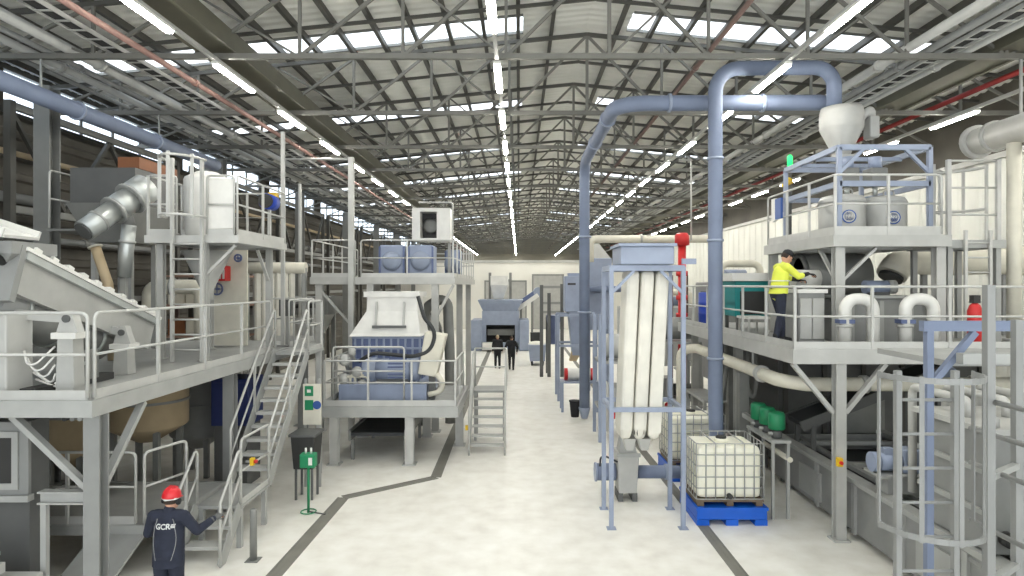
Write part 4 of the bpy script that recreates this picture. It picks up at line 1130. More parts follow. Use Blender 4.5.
# dark frames near the far end
Y = 30.0
T = thing('pipe_frame', 'dark steel pipe frame with rungs between the wheeled skip and the blue silo', 'frame', (fx(550,Y),Y,0))
for px_, py_ in ((541.5,285),(549,293),(562,284)): part(T, 'upright', MB().bar((fx(px_,Y),Y,0), (fx(px_,Y),Y,fz(py_,Y)), .16, .16), 'dgrey')
for py_ in (287,303,312): part(T, 'cross_rung', MB().bar((fx(541.5,Y),Y,fz(py_,Y)), (fx(562,Y),Y,fz(py_,Y)), .12, .12), 'grey')
part(T, 'dark_hopper', MB().frustum((fx(551,Y),fx(558,Y),Y+.3,Y+1.2), fz(345,Y), (fx(547,Y),fx(561,Y),Y+.2,Y+1.3), fz(316,Y)), 'bluedeep')
for x in (fx(548,Y), fx(560,Y)): part(T, 'hopper_leg', MB().bar((x,Y+1.25,0), (x,Y+1.25,fz(318,Y)), .1, .1), 'dgrey')

# clutter frames in the aisle line behind classifier: two blue legged platforms with motors
for i, (px0, px1, Y, zt, lab, nm) in enumerate(((600,640,17.5,2.2,'blue framed dewatering press behind the white columns','dewatering_press'), (655,700,19.0,2.6,'grey framed pump rack between the white columns and the big duct','pump_rack'))):
    T = thing(nm, lab, 'machine', (fx((px0+px1)/2,Y),Y,0))
    xa, xb = fx(px0,Y), fx(px1,Y)
    for x in (xa, xb):
        for y in (Y, Y+1.3): part(T, 'frame_post', MB().bar((x,y,0), (x,y,zt+1.3*(1-i)), .09, .09), 'bluegrey' if i == 0 else 'galv')
    for z in (.9, zt): part(T, 'shelf', MB().box(xa,xb,Y,Y+1.3,z-.06,z), 'galv')
    part(T, 'drum', MB().tube((xa+.15,Y+.6,zt+.38), (xb-.15,Y+.6,zt+.38), .34, 22), 'pale' if i == 0 else 'galv_dark')
    part(T, 'gear_case', MB().box(xa+.1,xa+.6,Y+.2,Y+.9,.9,1.5), 'galv', bevel=.03)
    part(T, 'motor', MB().tube((xa+.65,Y+.5,1.12), (xb-.1,Y+.5,1.12), .18, 18), 'bluemach' if i == 0 else 'dgrey')
    for k in range(3):
        x = xa+.2+k*(xb-xa-.4)/2
        part(T, 'pipe_riser', MB().pipe([(x,Y-.02,.3),(x,Y-.02,1.6+.2*k),(x,Y+.3,1.6+.2*k)], .045, .12, 8), 'rail')
    part(T, 'red_valve', MB().lathe((xa+.35,Y-.08,.75), [(.09,0),(.09,.05)], axis=(0,-1,0), n=14), 'red')

# ================================================================ wash line platform (other side)
T = thing('wash_platform', 'big railed grey platform on braced columns carrying the worker in yellow', 'platform', (7.5,12,0))
deck(T, 4.57, 11.2, 10.67, 18.4, 3.22, .24, fm='pale')
cols = ((5.4,10.8),(9.6,10.8),(5.0,14.6),(9.6,14.6),(5.0,18.2),(9.6,18.2))
for (x, y) in cols: column(T, x, y, 0, 2.98, .17, 'pale')
part(T, 'column_head_beam', MB().ibeam((4.6,10.8,2.88), (11.1,10.8,2.88), .16, .2, .02), 'pale') if False else None
for s in (-1, 1): brace(T, (5.4+s*.1,10.8,2.15), (5.4+s*.78,10.8,2.97), .1, 'pale')
brace(T, (9.5,10.8,2.2), (8.8,10.8,2.97), .1, 'pale')
railing(T, [(4.62,18.2,3.23), (4.62,10.72,3.23), (11.1,10.72,3.23)], sp=1.35, h=1.04)
p = part(T, 'stop_box', MB().box(5.3,5.38,10.62,10.71,1.28,1.42), 'yellow', 'yellow emergency stop box on the column'); part(p, 'push_button', MB().tube((5.34,10.58,1.35), (5.34,10.62,1.35), .03, 10), 'red')
T = thing('water_main', 'fat cream pipe running under the edge of the wash platform deck', 'pipe', (4.75,13,2.5))
part(T, 'tube', MB().pipe([(4.4,17.4,0),(4.4,17.4,2.55),(4.72,17.0,2.62),(4.78,11.75,2.55),(5.2,11.6,2.5),(11,11.6,2.5)], .125, .3, 16), 'cream')
for (p, q) in (((4.76,12.6,2.56),(4.761,12.5,2.56)),((6.2,11.6,2.5),(6.3,11.6,2.5)),((8.2,11.6,2.5),(8.3,11.6,2.5))): part(T, 'flange', MB().tube(p, q, .165, 16), 'pale')
for y in (13,15.2): part(T, 'hanger', MB().bar((4.75,y,2.66), (4.75,y,2.98), .03, .03), 'galv')
part(T, 'hanger', MB().bar((9,11.6,2.6), (9,11.6,2.98), .03, .03), 'galv')

T = thing('dark_infill', 'dark grey panelled bunker added to darken the space under the wash platform', 'infill', (8,15.5,0))  # dark block added to hide the bright floor and deepen shade below the deck
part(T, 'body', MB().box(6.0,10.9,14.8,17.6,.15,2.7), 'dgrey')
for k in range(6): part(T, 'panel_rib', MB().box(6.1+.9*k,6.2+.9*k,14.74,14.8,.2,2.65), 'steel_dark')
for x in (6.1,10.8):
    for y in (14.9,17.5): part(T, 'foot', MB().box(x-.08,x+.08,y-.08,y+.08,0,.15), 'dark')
part(T, 'front_plate', MB().box(7.2,8.4,14.7,14.74,.9,2.0), 'galv_dark')
T = thing('dark_infill_trough', 'dark narrow trough added to darken the space beside the bunker under the platform', 'trough', (5.5,16.5,0))  # second dark body, added so the gap between the columns stays dark
part(T, 'body', MB().box(5.45,5.9,14.9,18.2,.5,1.3), 'dgrey'); part(T, 'rim', MB().box(5.4,5.95,14.85,18.25,1.3,1.36), 'galv_dark')
for y in (15.1,18.0): part(T, 'leg', MB().box(5.5,5.85,y-.06,y+.06,0,.5), 'galv_dark')

# things on the wash platform
def gooseneck(x, lab):
    T = thing('return_pipe', lab, 'pipe', (x,11.4,3.22), 'white return bends on the wash platform')
    part(T, 'tube', MB().pipe([(x,11.35,3.232),(x,11.35,4.05),(x+.5,11.35,4.05),(x+.5,11.35,3.232)], .105, .2, 16), 'white')
    part(T, 'joint', MB().tube((x,11.35,3.55), (x,11.35,3.6), .135, 16), 'pale')
    part(T, 'blue_valve', MB().box(x-.13,x+.13,11.25,11.45,3.62,3.69), 'bluedeep', 'blue valve handle')
gooseneck(5.78, 'white return bend pipe on the wash platform, the one closer to the worker in yellow')
gooseneck(6.85, 'white return bend pipe on the wash platform, farther from the worker in yellow')
T = thing('settling_box', 'grey steel box tank behind the white return bends on the platform', 'tank', (6.6,12.4,3.22))
part(T, 'body', MB().box(6.0,7.55,11.95,13.0,3.23,4.05), 'grey', bevel=.02)
for x in (6.2,6.75,7.3): part(T, 'stiffener', MB().box(x-.04,x+.04,11.9,11.95,3.23,4.0), 'galv')
part(T, 'rim', MB().box(5.96,7.59,11.9,13.05,4.05,4.1), 'galv')
T = thing('control_housing', 'pale panelled machine housing beside the worker in yellow', 'machine housing', (5.4,12.6,3.22))
part(T, 'body', MB().box(5.2,5.68,11.9,12.9,3.235,4.15), 'grey')
for x in (5.22,5.45): part(T, 'door', MB().box(x,x+.21,11.87,11.9,3.3,4.05), 'pale', bevel=.005)
part(T, 'top_cover', MB().box(5.16,5.72,11.85,12.95,4.15,4.22), 'white')
T = thing('optical_sensor', 'grey optical head the worker in yellow is reaching towards', 'sensor head', (5.5,12.3,4.22))
part(T, 'head', MB().tube((5.3,12.3,4.42), (5.75,12.3,4.42), .17, 20), 'pale'); part(T, 'bracket', MB().box(5.4,5.65,12.2,12.4,4.22,4.3), 'galv'); part(T, 'lens_ring', MB().tube((5.26,12.3,4.42), (5.3,12.3,4.42), .19, 20), 'galv')
Y = 15.2
T = thing('teal_cabinet', 'teal green cabinet with pale lid on the wash platform behind the worker in yellow', 'cabinet', (6,Y,3.22))
xa, xb = fx(735,Y), fx(797,Y)
part(T, 'cabinet_body', MB().box(xa,xb,Y,Y+1.0,3.55,fz(281,Y)), 'teal', bevel=.02)
part(T, 'lid', MB().box(xa-.1,xb+.1,Y-.08,Y+1.05,fz(281,Y),fz(273,Y)), 'white', 'pale lid')
part(T, 'dark_opening', MB().box(xa+.12,xa+.85,Y-.01,Y,3.6,4.15), 'dark')
part(T, 'white_label', MB().box(xa+.25,xa+.33,Y-.012,Y-.002,4.2,4.3), 'white') if False else None
for x in (xa+.1, xb-.1):
    for y in (Y+.08,Y+.92): part(T, 'leg', MB().bar((x,y,3.23), (x,y,3.55), .08, .08), 'dgrey')
T = thing('small_table', 'low white bench in front of the teal cabinet', 'bench', (5.2,14.4,3.22))
part(T, 'bench_top', MB().box(5.0,5.5,14.0,14.7,3.55,3.6), 'white'); 
for x in (5.05,5.45):
    for y in (14.05,14.65): part(T, 'leg', MB().bar((x,y,3.23), (x,y,3.55), .04, .04), 'rail')
T = thing('blue_barrel', 'dark blue drum standing at the far end of the wash platform rail', 'drum', (5.1,17.4,3.22))
part(T, 'shell', MB().lathe((5.15,17.3,3.225), [(.26,0),(.29,.03),(.29,.28),(.3,.3),(.29,.32),(.29,.58),(.3,.6),(.29,.62),(.29,.86),(.26,.88)], n=24), 'blue'); part(T, 'lid', MB().lathe((5.15,17.3,4.105), [(.24,0),(.24,.02)], n=24), 'dark')
# dark press drum under the tower
T = thing('press_drum', 'dark round screen drum with open end under the tower on the wash platform', 'drum', (6.9,14.2,3.22))
part(T, 'shell', MB().tube((6.1,13.9,4.5), (7.45,13.9,4.5), .48, 28), 'galv_dark')
part(T, 'end_ring', MB().lathe((6.1,13.9,4.5), [(.485,0),(.485,.08),(.4,.08),(.4,0)], axis=(-1,0,0), n=28), 'dgrey')
for x in (6.35,7.25): part(T, 'cradle', MB().frustum((x-.08,x+.08,13.5,14.3), 3.23, (x-.08,x+.08,13.6,14.2), 4.15), 'grey')
T = thing('fabric_chute', 'sagging pale fabric sleeve lying along behind the platform towards the white wall', 'sleeve', (9,14.0,3.22))
pts = [(7.82,13.45,4.5),(7.95,13.5,4.7),(8.3,13.55,4.83),(9,13.6,4.8),(10,13.6,4.83),(11.1,13.6,4.8)]
part(T, 'sleeve', MB().sweep(fillet(pts,.4,3), .3, 18), 'cream')
for x in (8.6,10.3): part(T, 'stand', MB().bar((x,13.6,3.23), (x,13.6,4.52), .1, .1), 'grey')
part(T, 'dark_mouth', MB().tube((7.79,13.44,4.43), (7.83,13.45,4.5), .24, 18), 'dark')
T = thing('gear_motor', 'small blue grey motor at the mouth of the pale fabric sleeve', 'motor', (7.2,13.2,4.1))
part(T, 'body', MB().tube((6.85,12.7,4.26), (7.3,12.7,4.26), .13, 18), 'bluemach'); part(T, 'fan_end', MB().tube((7.3,12.7,4.26), (7.45,12.7,4.26), .14, 18), 'galv'); part(T, 'foot', MB().box(6.9,7.3,12.6,12.8,4.1,4.16), 'dgrey')
T = thing('red_extinguisher', 'red cylinder with dark head at the back of the platform by the near ladder frame', 'extinguisher', (8.2,11.2,3.22))
x = 8.05
part(T, 'cylinder', MB().lathe((x,11.3,3.225), [(.1,0),(.12,.03),(.12,.62),(.08,.72),(.04,.76)], n=18), 'red'); part(T, 'head', MB().box(x-.06,x+.06,11.24,11.36,3.98,4.12), 'dark'); part(T, 'label_band', MB().lathe((x,11.3,3.225), [(.122,.3),(.124,.3),(.124,.42),(.122,.42)], n=18), 'white')

# tower on the wash platform
T = thing('drum_tower', 'raised railed tower deck on the wash platform carrying white drums', 'tower platform', (7,13,3.22))
deck(T, 5.7, 7.85, 11.6, 14.9, 5.2, .2, fm='pale')
for (x, y) in ((5.86,11.75),(7.7,11.75),(5.86,14.75),(7.7,14.75)): column(T, x, y, 3.232, 5.0, .17, 'pale')
brace(T, (5.95,11.75,4.4), (6.55,11.75,4.98), .07, 'pale'); brace(T, (5.86,11.85,4.4), (5.86,12.45,4.98), .07, 'pale')
railing(T, [(5.76,14.8,5.21), (5.76,11.66,5.21), (7.7,11.66,5.21)], sp=1.0, h=1.1, toe=.16)
p = part(T, 'sign_screen', MB().box(5.68,5.73,13.9,14.4,5.75,6.2), 'logo', 'blue panel hung on the tower rail'); part(p, 'pale_half', MB().box(5.67,5.735,14.2,14.38,5.72,6.22), 'white')
def vat(x, y, r, lab, lx):
    T = thing('mixing_drum', lab, 'drum', (x,y,5.2), 'white drums on the tower')
    part(T, 'shell', MB().lathe((x,y,0), [(r*.94,5.215),(r,5.26),(r,5.95),(r*.9,6.02),(r*.5,6.06)], n=32), 'pale')
    part(T, 'clamp_band', MB().lathe((x,y,0), [(r,5.88),(r*1.03,5.88),(r*1.03,5.93),(r,5.93)], n=32), 'galv')
    a = R(lx); c = V(x+r*math.cos(a), y+r*math.sin(a), 5.6); n_ = V(math.cos(a), math.sin(a), 0)
    p = part(T, 'round_badge', MB().lathe(c, [(.13,0),(.13,.012)], axis=n_, n=24), 'logo', 'round blue badge')
    part(p, 'badge_ring', MB().lathe(c, [(.105,.012),(.105,.018),(.09,.018),(.09,.012)], axis=n_, n=24), 'white')
    s_ = V(-n_.y, n_.x, 0)
    mk = MB()
    for (u0, w0, u1, w1) in ((-.05,-.02,-.05,.035),(-.05,.035,0,-.02),(0,-.02,0,.035),(0,.035,.05,-.02),(.05,-.02,.05,.035)):
        mk.bar(c+n_*.015+s_*u0+V(0,0,w0), c+n_*.015+s_*u1+V(0,0,w1), .014, .012)
    part(p, 'badge_mark', mk, 'white')
    part(T, 'lid_handle', MB().sweep(fillet([(x-.1,y-.2,6.03),(x-.1,y-.2,6.15),(x+.1,y-.2,6.15),(x+.1,y-.2,6.03)], .04, 3), .015, 6), 'galv')
vat(6.33, 12.55, .42, 'white round mixing drum with blue badge at the corner of the tower', -100)
vat(7.25, 12.75, .42, 'white round mixing drum with blue badge in the middle of the tower', -95)
T = thing('hopper_frame', 'blue grey lattice frame over the white drums with agitator drives', 'frame', (7,13,5.2))
fx0, fx1, fy0, fy1, ft = 6.0, 7.7, 12.0, 14.4, 6.88
for (x, y) in ((fx0,fy0),(fx1,fy0),(fx0,fy1),(fx1,fy1)): part(T, 'post', MB().bar((x,y,5.21), (x,y,ft), .08, .08), 'bluegrey')
for z in (ft, 6.2):
    for (p, q) in (((fx0,fy0),(fx1,fy0)),((fx0,fy1),(fx1,fy1)),((fx0,fy0),(fx0,fy1)),((fx1,fy0),(fx1,fy1))): part(T, 'beam', MB().bar((p[0],p[1],z), (q[0],q[1],z), .08, .1), 'bluegrey')
for (x, s) in ((fx0,1),(fx1,-1)): part(T, 'knee_brace', MB().bar((x,fy0,6.4), (x+s*.45,fy0,6.84), .06, .06), 'bluegrey')
for y in (12.9,13.6): part(T, 'cross_beam', MB().bar((fx0,y,ft-.05), (fx1,y,ft-.05), .08, .08), 'bluegrey')
for x in (6.5,7.05):
    p = part(T, 'agitator_drive', MB().box(x-.16,x+.16,12.5,12.85,6.25,6.6), 'galv_dark', bevel=.02)
    part(p, 'drive_motor', MB().tube((x,12.68,6.6), (x,12.68,6.83), .12, 16), 'bluemach'); part(p, 'drive_shaft', MB().tube((x,12.68,6.075), (x,12.68,6.25), .05, 10), 'silver')
T = thing('roof_hopper', 'pale cone hopper hanging over the blue lattice frame of the tower', 'hopper', (6.8,13.2,7.1))
part(T, 'cone', MB().lathe((6.75,13.4,0), [(.16,6.96),(.2,7.1),(.42,7.55),(.43,7.6),(.43,7.9),(.4,8.0)], n=28), 'pale')
part(T, 'filter_sock', MB().box(7.25,7.45,13.2,13.5,7.35,7.8), 'galv', bevel=.03); part(T, 'sock_pipe', MB().pipe([(7.1,13.35,7.75),(7.35,13.35,8.0),(7.35,13.35,7.8)], .08, .1, 10), 'pale')
part(T, 'gate_valve', MB().box(6.55,6.95,13.2,13.6,6.94,7.0), 'galv')
T = thing('warning_beacon', 'thin beacon post with lit green lamp beside the tower rail', 'beacon', (5.6,14.3,3.22))
x = fx(797,14.6)
part(T, 'post', MB().bar((x,14.98,3.235), (x,14.98,fz(163,14.6)), .06, .06), 'dgrey'); part(T, 'lamp', MB().lathe((x,14.98,fz(163,14.6)), [(.06,0),(.06,.22),(.03,.26)], n=14), 'lampgreen'); part(T, 'horn', MB().tube((x,14.98,fz(178,14.6)), (x-.2,14.9,fz(184,14.6)), .09, 12, r2=.04), 'yellow')
T = thing('ladder_landing', 'small grey caged ladder landing on the white wall side of the drum tower', 'landing', (8.4,12.2,3.22))
deck(T, 7.87, 8.95, 11.75, 13.0, 5.12, .14, fm='galv')
for (x, y) in ((7.96,11.85),(8.85,11.85),(7.96,12.9),(8.85,12.9)): part(T, 'leg', MB().bar((x,y,3.23), (x,y,4.98), .09, .09), 'galv')
for x in (7.95,8.87):
    part(T, 'gate_post', MB().bar((x,11.85,5.12), (x,11.85,6.62), .07, .07), 'rail')
for z in (5.6,6.1,6.6): part(T, 'cross_rail', MB().tube((7.95,11.85,z), (8.87,11.85,z), .02, 8), 'rail')
for z in (5.75,6.55):
    part(T, 'cage_hoop', MB().sweep([(8.41+.5*math.sin(math.pi*(k/10-.5)),12.2+.6*math.cos(math.pi*(k/10-.5)),z) for k in range(11)], .03, 6), 'rail')
for k in range(5):
    a = math.pi*(k/4-.5); part(T, 'cage_bar', MB().bar((8.41+.5*math.sin(a),12.2+.6*math.cos(a),5.12 if k in (0,4) else 5.7), (8.41+.5*math.sin(a),12.2+.6*math.cos(a),6.6), .05, .03), 'rail')
T = thing('tower_ladder', 'grey rung ladder standing on the wash platform up to the caged landing', 'ladder', (8.4,11.6,3.22))
for x in (8.15,8.6): part(T, 'stile', MB().bar((x,11.68,3.23), (x,11.68,5.3), .05, .05), 'rail')
for k in range(7): part(T, 'rung', MB().tube((8.15,11.68,3.45+.27*k), (8.6,11.68,3.45+.27*k), .016, 8), 'rail')

# ducts on the white wall
T = thing('wall_duct', 'fat white duct with flanged end running high along the white wall', 'duct', (9.4,10,7.3))
part(T, 'tube', MB().tube((9.45,13.2,7.25), (9.45,7.5,7.25), .27, 22), 'white')
part(T, 'end_flange', MB().lathe((9.45,13.2,7.25), [(.34,-.06),(.34,.06),(.24,.16),(.1,.2)], axis=(0,1,0), n=22), 'pale')
for y in (12.7,10.6): part(T, 'joint_ring', MB().lathe((9.45,y,7.25), [(.31,-.04),(.31,.04)], axis=(0,1,0), n=22), 'pale')
part(T, 'hanger', MB().bar((9.45,12.05,7.5), (9.45,12.05,8.66), .04, .04), 'galv')
T = thing('wall_riser', 'upright cream pipe dropping from the fat white wall duct to the platform', 'pipe', (9.35,12.1,3.2))
part(T, 'tube', MB().tube((9.36,12.1,3.23), (9.36,12.1,6.98), .12, 18), 'cream')
part(T, 'flange', MB().tube((9.36,12.1,3.23), (9.36,12.1,3.29), .18, 18), 'pale'); part(T, 'bracket', MB().box(9.2,9.52,12.2,12.26,5.0,5.08), 'galv')

# long wash trough on the floor
T = thing('wash_trough', 'long grey steel wash trough on the floor under the wash platform columns', 'trough', (6.6,10.5,0))
TX, TW = 5.68, 8.2
mb = MB().box(TX,TX+.06,6.5,14.4,.12,.95).box(TW-.06,TW,6.5,14.4,.12,.95).box(TX+.06,TW-.06,6.5,6.56,.12,.95).box(TX+.06,TW-.06,14.34,14.4,.12,.95).box(TX+.06,TW-.06,6.56,14.34,.12,.2)
part(T, 'tank_shell', mb, 'grey')
for k in range(6): part(T, 'panel_rib', MB().box(TX-.05,TX,6.7+1.35*k,6.8+1.35*k,.1,.93), 'galv')
part(T, 'rim_rail', MB().box(TX-.07,TX+.14,6.45,14.45,.95,1.03).box(TW-.14,TW+.07,6.45,14.45,.95,1.03).box(TX+.14,TW-.14,6.45,6.65,.95,1.03), 'galv')
part(T, 'inner_rail', MB().box(TX+.5,TX+.6,6.65,14.3,.86,.94), 'galv')
for k in range(5): part(T, 'cross_beam', MB().box(TX+.06,TW-.06,7.0+1.7*k,7.12+1.7*k,.84,.93), 'galv')
for y in (6.8,8.9,11.4,14.0):
    for x in (TX+.15,TW-.15): part(T, 'foot', MB().bar((x,y,0), (x,y,.12), .16, .16), 'dgrey')
part(T, 'dark_water', MB().box(TX+.06,TW-.06,6.56,14.34,.6,.62), 'dark')
for y in (8.2,12.0): part(T, 'drain_box', MB().box(TX-.04,TX,y,y+.9,.22,.75), 'galv')
T = thing('trough_motor', 'blue grey gear motor on a pedestal across the long wash trough', 'motor', (6.0,10.15,1.03))
part(T, 'pedestal', MB().box(5.75,6.35,9.98,10.32,1.035,1.3), 'galv'); part(T, 'base_plate', MB().box(5.6,6.5,9.9,10.4,1.3,1.34), 'galv')
part(T, 'body', MB().tube((5.68,10.15,1.5), (6.02,10.15,1.5), .14, 18), 'bluemach'); part(T, 'gear_case', MB().box(6.02,6.3,10.0,10.3,1.34,1.72), 'bluegrey', bevel=.03)
part(T, 'fan_cover', MB().tube((5.58,10.15,1.5), (5.68,10.15,1.5), .155, 18), 'bluemach'); part(T, 'terminal_box', MB().box(5.76,5.92,10.08,10.22,1.63,1.72), 'bluegrey')
T = thing('float_tank', 'large grey box tank with round hatch standing over the wash trough', 'tank', (6.6,8.2,1.03))
part(T, 'body', MB().box(5.68,7.5,7.7,9.1,1.04,2.5), 'grey', bevel=.03)
part(T, 'rim', MB().box(5.62,7.56,7.64,9.16,2.5,2.57), 'pale')
for x in (5.8,6.3,6.9): part(T, 'hatch_knob', MB().lathe((x,7.8,2.57), [(.05,0),(.05,.1),(.03,.13)], n=12), 'pale')
part(T, 'front_hatch', MB().lathe((6.25,7.7,1.95), [(.26,0),(.26,.03),(.2,.05)], axis=(0,-1,0), n=24), 'galv')
part(T, 'drain_port', MB().lathe((5.85,7.7,1.25), [(.09,0),(.09,.1),(.06,.1)], axis=(0,-1,0), n=16), 'dark')
for z in (1.5,2.0): part(T, 'side_rib', MB().box(5.63,5.68,7.75,9.05,z,z+.06), 'galv')
for k in range(3):
    part(T, 'feed_pipe', MB().pipe([(5.9+.5*k,8.4,2.57),(5.9+.5*k,8.4,2.78),(5.9+.5*k,9.6,2.78),(5.9+.5*k,9.6,1.2)], .06, .12, 10), 'rail')
T = thing('incline_conveyor', 'dark inclined belt conveyor in the shade under the wash platform', 'conveyor', (6.4,14,0))
part(T, 'belt', MB().bar((5.7,13.2,1.5), (8.6,13.2,2.62), .7, .12), 'rubber'); 
for y in (12.82,13.58): part(T, 'side_frame', MB().bar((5.65,y,1.46), (8.7,y,2.66), .05, .2), 'dgrey')
for x, z in ((5.9,1.5),(8.4,2.5)):
    for y in (12.82,13.58): part(T, 'leg', MB().bar((x,y,.95 if x < 7 else 0), (x,y,z), .08, .08), 'dgrey')
part(T, 'head_motor', MB().tube((8.5,12.6,2.55), (8.5,12.8,2.55), .14, 14), 'bluemach')
# grey posts by totes
T = thing('pump_shelf', 'narrow grey shelf on thin legs carrying the green dosing pumps', 'shelf', (4.8,12.4,0))
part(T, 'shelf_plate', MB().box(4.62,4.98,11.7,13.0,1.40,1.455), 'galv')
for y in (11.75,12.95):
    for x in (4.66,4.94): part(T, 'leg', MB().bar((x,y,0), (x,y,1.4), .05, .05), 'galv')
part(T, 'pipe_manifold', MB().tube((4.96,11.7,1.1), (4.96,13.0,1.1), .05, 10), 'cream')
T = thing('pump_stand', 'grey stand with two square posts and shelf beside the totes carrying green pumps', 'stand', (5.0,11.7,0))
for (x, y) in ((5.2,15.6),(5.2,16.6)): part(T, 'square_post', MB().bar((x,y,0), (x,y,2.9), .26, .26), 'galv_dark')
part(T, 'shelf', MB().box(4.45,5.0,15.4,17.2,1.46,1.52), 'galv'); part(T, 'shelf_leg', MB().bar((4.5,15.5,0), (4.5,15.5,1.46), .07, .07), 'galv'); part(T, 'shelf_leg', MB().bar((4.5,17.1,0), (4.5,17.1,1.46), .07, .07), 'galv')
part(T, 'cable_bundle', MB().pipe([(4.94,15.45,1.52),(4.96,15.45,1.9),(5.0,15.42,2.3),(5.0,15.42,2.9)], .06, .2, 8), 'galv_dark')
for k, y in enumerate((11.9,12.35,12.8)):
    T = thing('green_pump', 'green dosing pump on the narrow shelf beside the front tote, %s from the braced column' % ORD[k], 'pump', (4.86,y,1.46), 'green dosing pumps')
    part(T, 'motor', MB().lathe((4.79,y,1.62), [(.13,0),(.15,.02),(.15,.28),(.12,.32)], n=18), 'green'); part(T, 'pump_head', MB().lathe((4.79,y,1.465), [(.09,0),(.09,.1),(.06,.16)], n=16), 'dgrey')
    part(T, 'outlet', MB().tube((4.79,y,1.54), (4.64,y,1.54), .035, 10), 'galv')
T = thing('tall_post', 'square grey post with foot plate standing just behind the front tote corner', 'post', (4.62,13.4,0))
part(T, 'shaft', MB().bar((4.86,13.9,0), (4.86,13.9,2.4), .2, .2), 'galv_dark'); part(T, 'foot_plate', MB().box(4.71,5.01,13.75,14.05,0,.02), 'galv_dark'); part(T, 'shelf_arm', MB().bar((4.86,13.9,1.5), (4.86,13.1,1.5), .1, .1), 'galv')

# near steel frame with caged ladder
T = thing('steel_gantry', 'blue grey steel frame with rails close to the camera on the wash line side', 'frame', (4.4,5.8,0))
for (x, y, zt) in ((4.0,6.25,3.95),(5.6,6.25,3.95)): part(T, 'post', MB().bar((x,y,0), (x,y,zt), .065, .065), 'bluepipe')
part(T, 'head_beam', MB().bar((3.93,6.25,3.9), (6.6,6.25,3.9), .08, .1), 'bluepipe'); part(T, 'lower_beam', MB().bar((4.2,6.1,3.6), (6.6,6.1,3.6), .1, .1), 'galv')
part(T, 'knee_brace', MB().bar((4.04,6.25,3.35), (4.45,6.25,3.84), .06, .06), 'bluepipe')
part(T, 'knee_brace', MB().bar((5.56,6.25,3.35), (5.15,6.25,3.84), .06, .06), 'bluepipe')
part(T, 'deck_plate', MB().box(4.2,6.6,6.3,7.5,3.5,3.56), 'deck')
T = thing('near_ladder_cage', 'grey round ladder cage with flat upright bars close to the camera', 'ladder', (3.35,5.2,0))
cx, cy, rx_, ry_ = 3.32, 5.12, .385, .42
for x in (cx-.22, cx+.25): part(T, 'stile', MB().bar((x,cy+.12,0), (x,cy+.12,3.6), .045, .05), 'grey')
for k in range(12): part(T, 'rung', MB().tube((cx-.22,cy+.12,.28+.28*k), (cx+.25,cy+.12,.28+.28*k), .014, 8), 'grey')
for z in (3.57,2.36):
    pts = [(cx-rx_*math.cos(math.pi*k/14)*1.0, cy-ry_*math.sin(math.pi*k/14)*1.0+.1, z) for k in range(15)]
    mb = MB()
    for a, b_ in zip(pts[:-1], pts[1:]): mb.bar(a, b_, .012, .045)
    part(T, 'cage_hoop', mb, 'grey')
for k in (0,4,7,10,14):
    a = math.pi*k/14; x, y = cx-rx_*math.cos(a), cy+.1-ry_*math.sin(a)
    part(T, 'cage_bar', MB().bar((x,y,2.33), (x,y,3.6), .034, .012, up=(math.cos(a),math.sin(a),0)), 'grey')
T = thing('near_rail_posts', 'tall grey guard posts with level rails closest to the camera beside the round ladder cage', 'guard rail', (3.75,5.1,0))
T.name = 'guard_fence'
for (x, y, zt) in ((3.78,5.15,4.3),(4.28,5.5,4.0),(3.78,3.6,4.2)): part(T, 'post', MB().bar((x,y,0), (x,y,zt), .065, .065), 'grey')
for z in (3.36,3.05,2.75,2.25,1.9): part(T, 'rail_tube', MB().tube((3.95,5.6,z) if z < 3.3 else (3.81,5.15,z), (3.95,3.2,z) if z < 3.3 else (3.81,3.4,z), .022, 8), 'grey')
for z in (2.75,1.9): part(T, 'joining_bar', MB().bar((3.78,5.15,z), (4.28,5.5,z), .05, .05), 'galv')
T = thing('near_drum', 'grey horizontal settling drum at the bottom of the near ladder cage', 'drum', (5.0,6.0,0))
part(T, 'shell', MB().lathe((4.75,5.6,1.65), [(.1,-.12),(.4,-.06),(.48,0),(.48,1.8),(.4,1.86)], axis=(1,0,0), n=30), 'grey')
part(T, 'saddle', MB().frustum((4.9,5.1,5.3,5.9), 0, (4.9,5.1,5.3,5.9), 1.25), 'galv'); part(T, 'saddle', MB().frustum((6.1,6.3,5.3,5.9), 0, (6.1,6.3,5.3,5.9), 1.25), 'galv')
part(T, 'man_hatch', MB().lathe((5.4,5.6,2.1), [(.2,0),(.2,.08),(.22,.08),(.22,.11),(.1,.14)], n=22), 'pale')
p = part(T, 'round_badge', MB().lathe((5.1,5.13,1.6), [(.08,0),(.08,.01)], axis=(0,-1,0), n=20), 'logo', 'round blue badge'); part(p, 'badge_ring', MB().lathe((5.1,5.118,1.6), [(.062,0),(.062,.004),(.05,.004),(.05,0)], axis=(0,-1,0), n=20), 'white')
T = thing('electric_cabinet', 'pale pink grey electric box hung on the near steel frame', 'electric box', (5.0,6.2,2.5))
part(T, 'box', MB().box(4.78,5.05,6.02,6.14,2.85,3.2), 'pale', bevel=.01); part(T, 'door', MB().box(4.8,5.03,6.01,6.02,2.88,3.17), 'white'); part(T, 'strut', MB().bar((4.9,6.1,3.2), (4.9,6.1,3.545), .04, .04), 'galv')

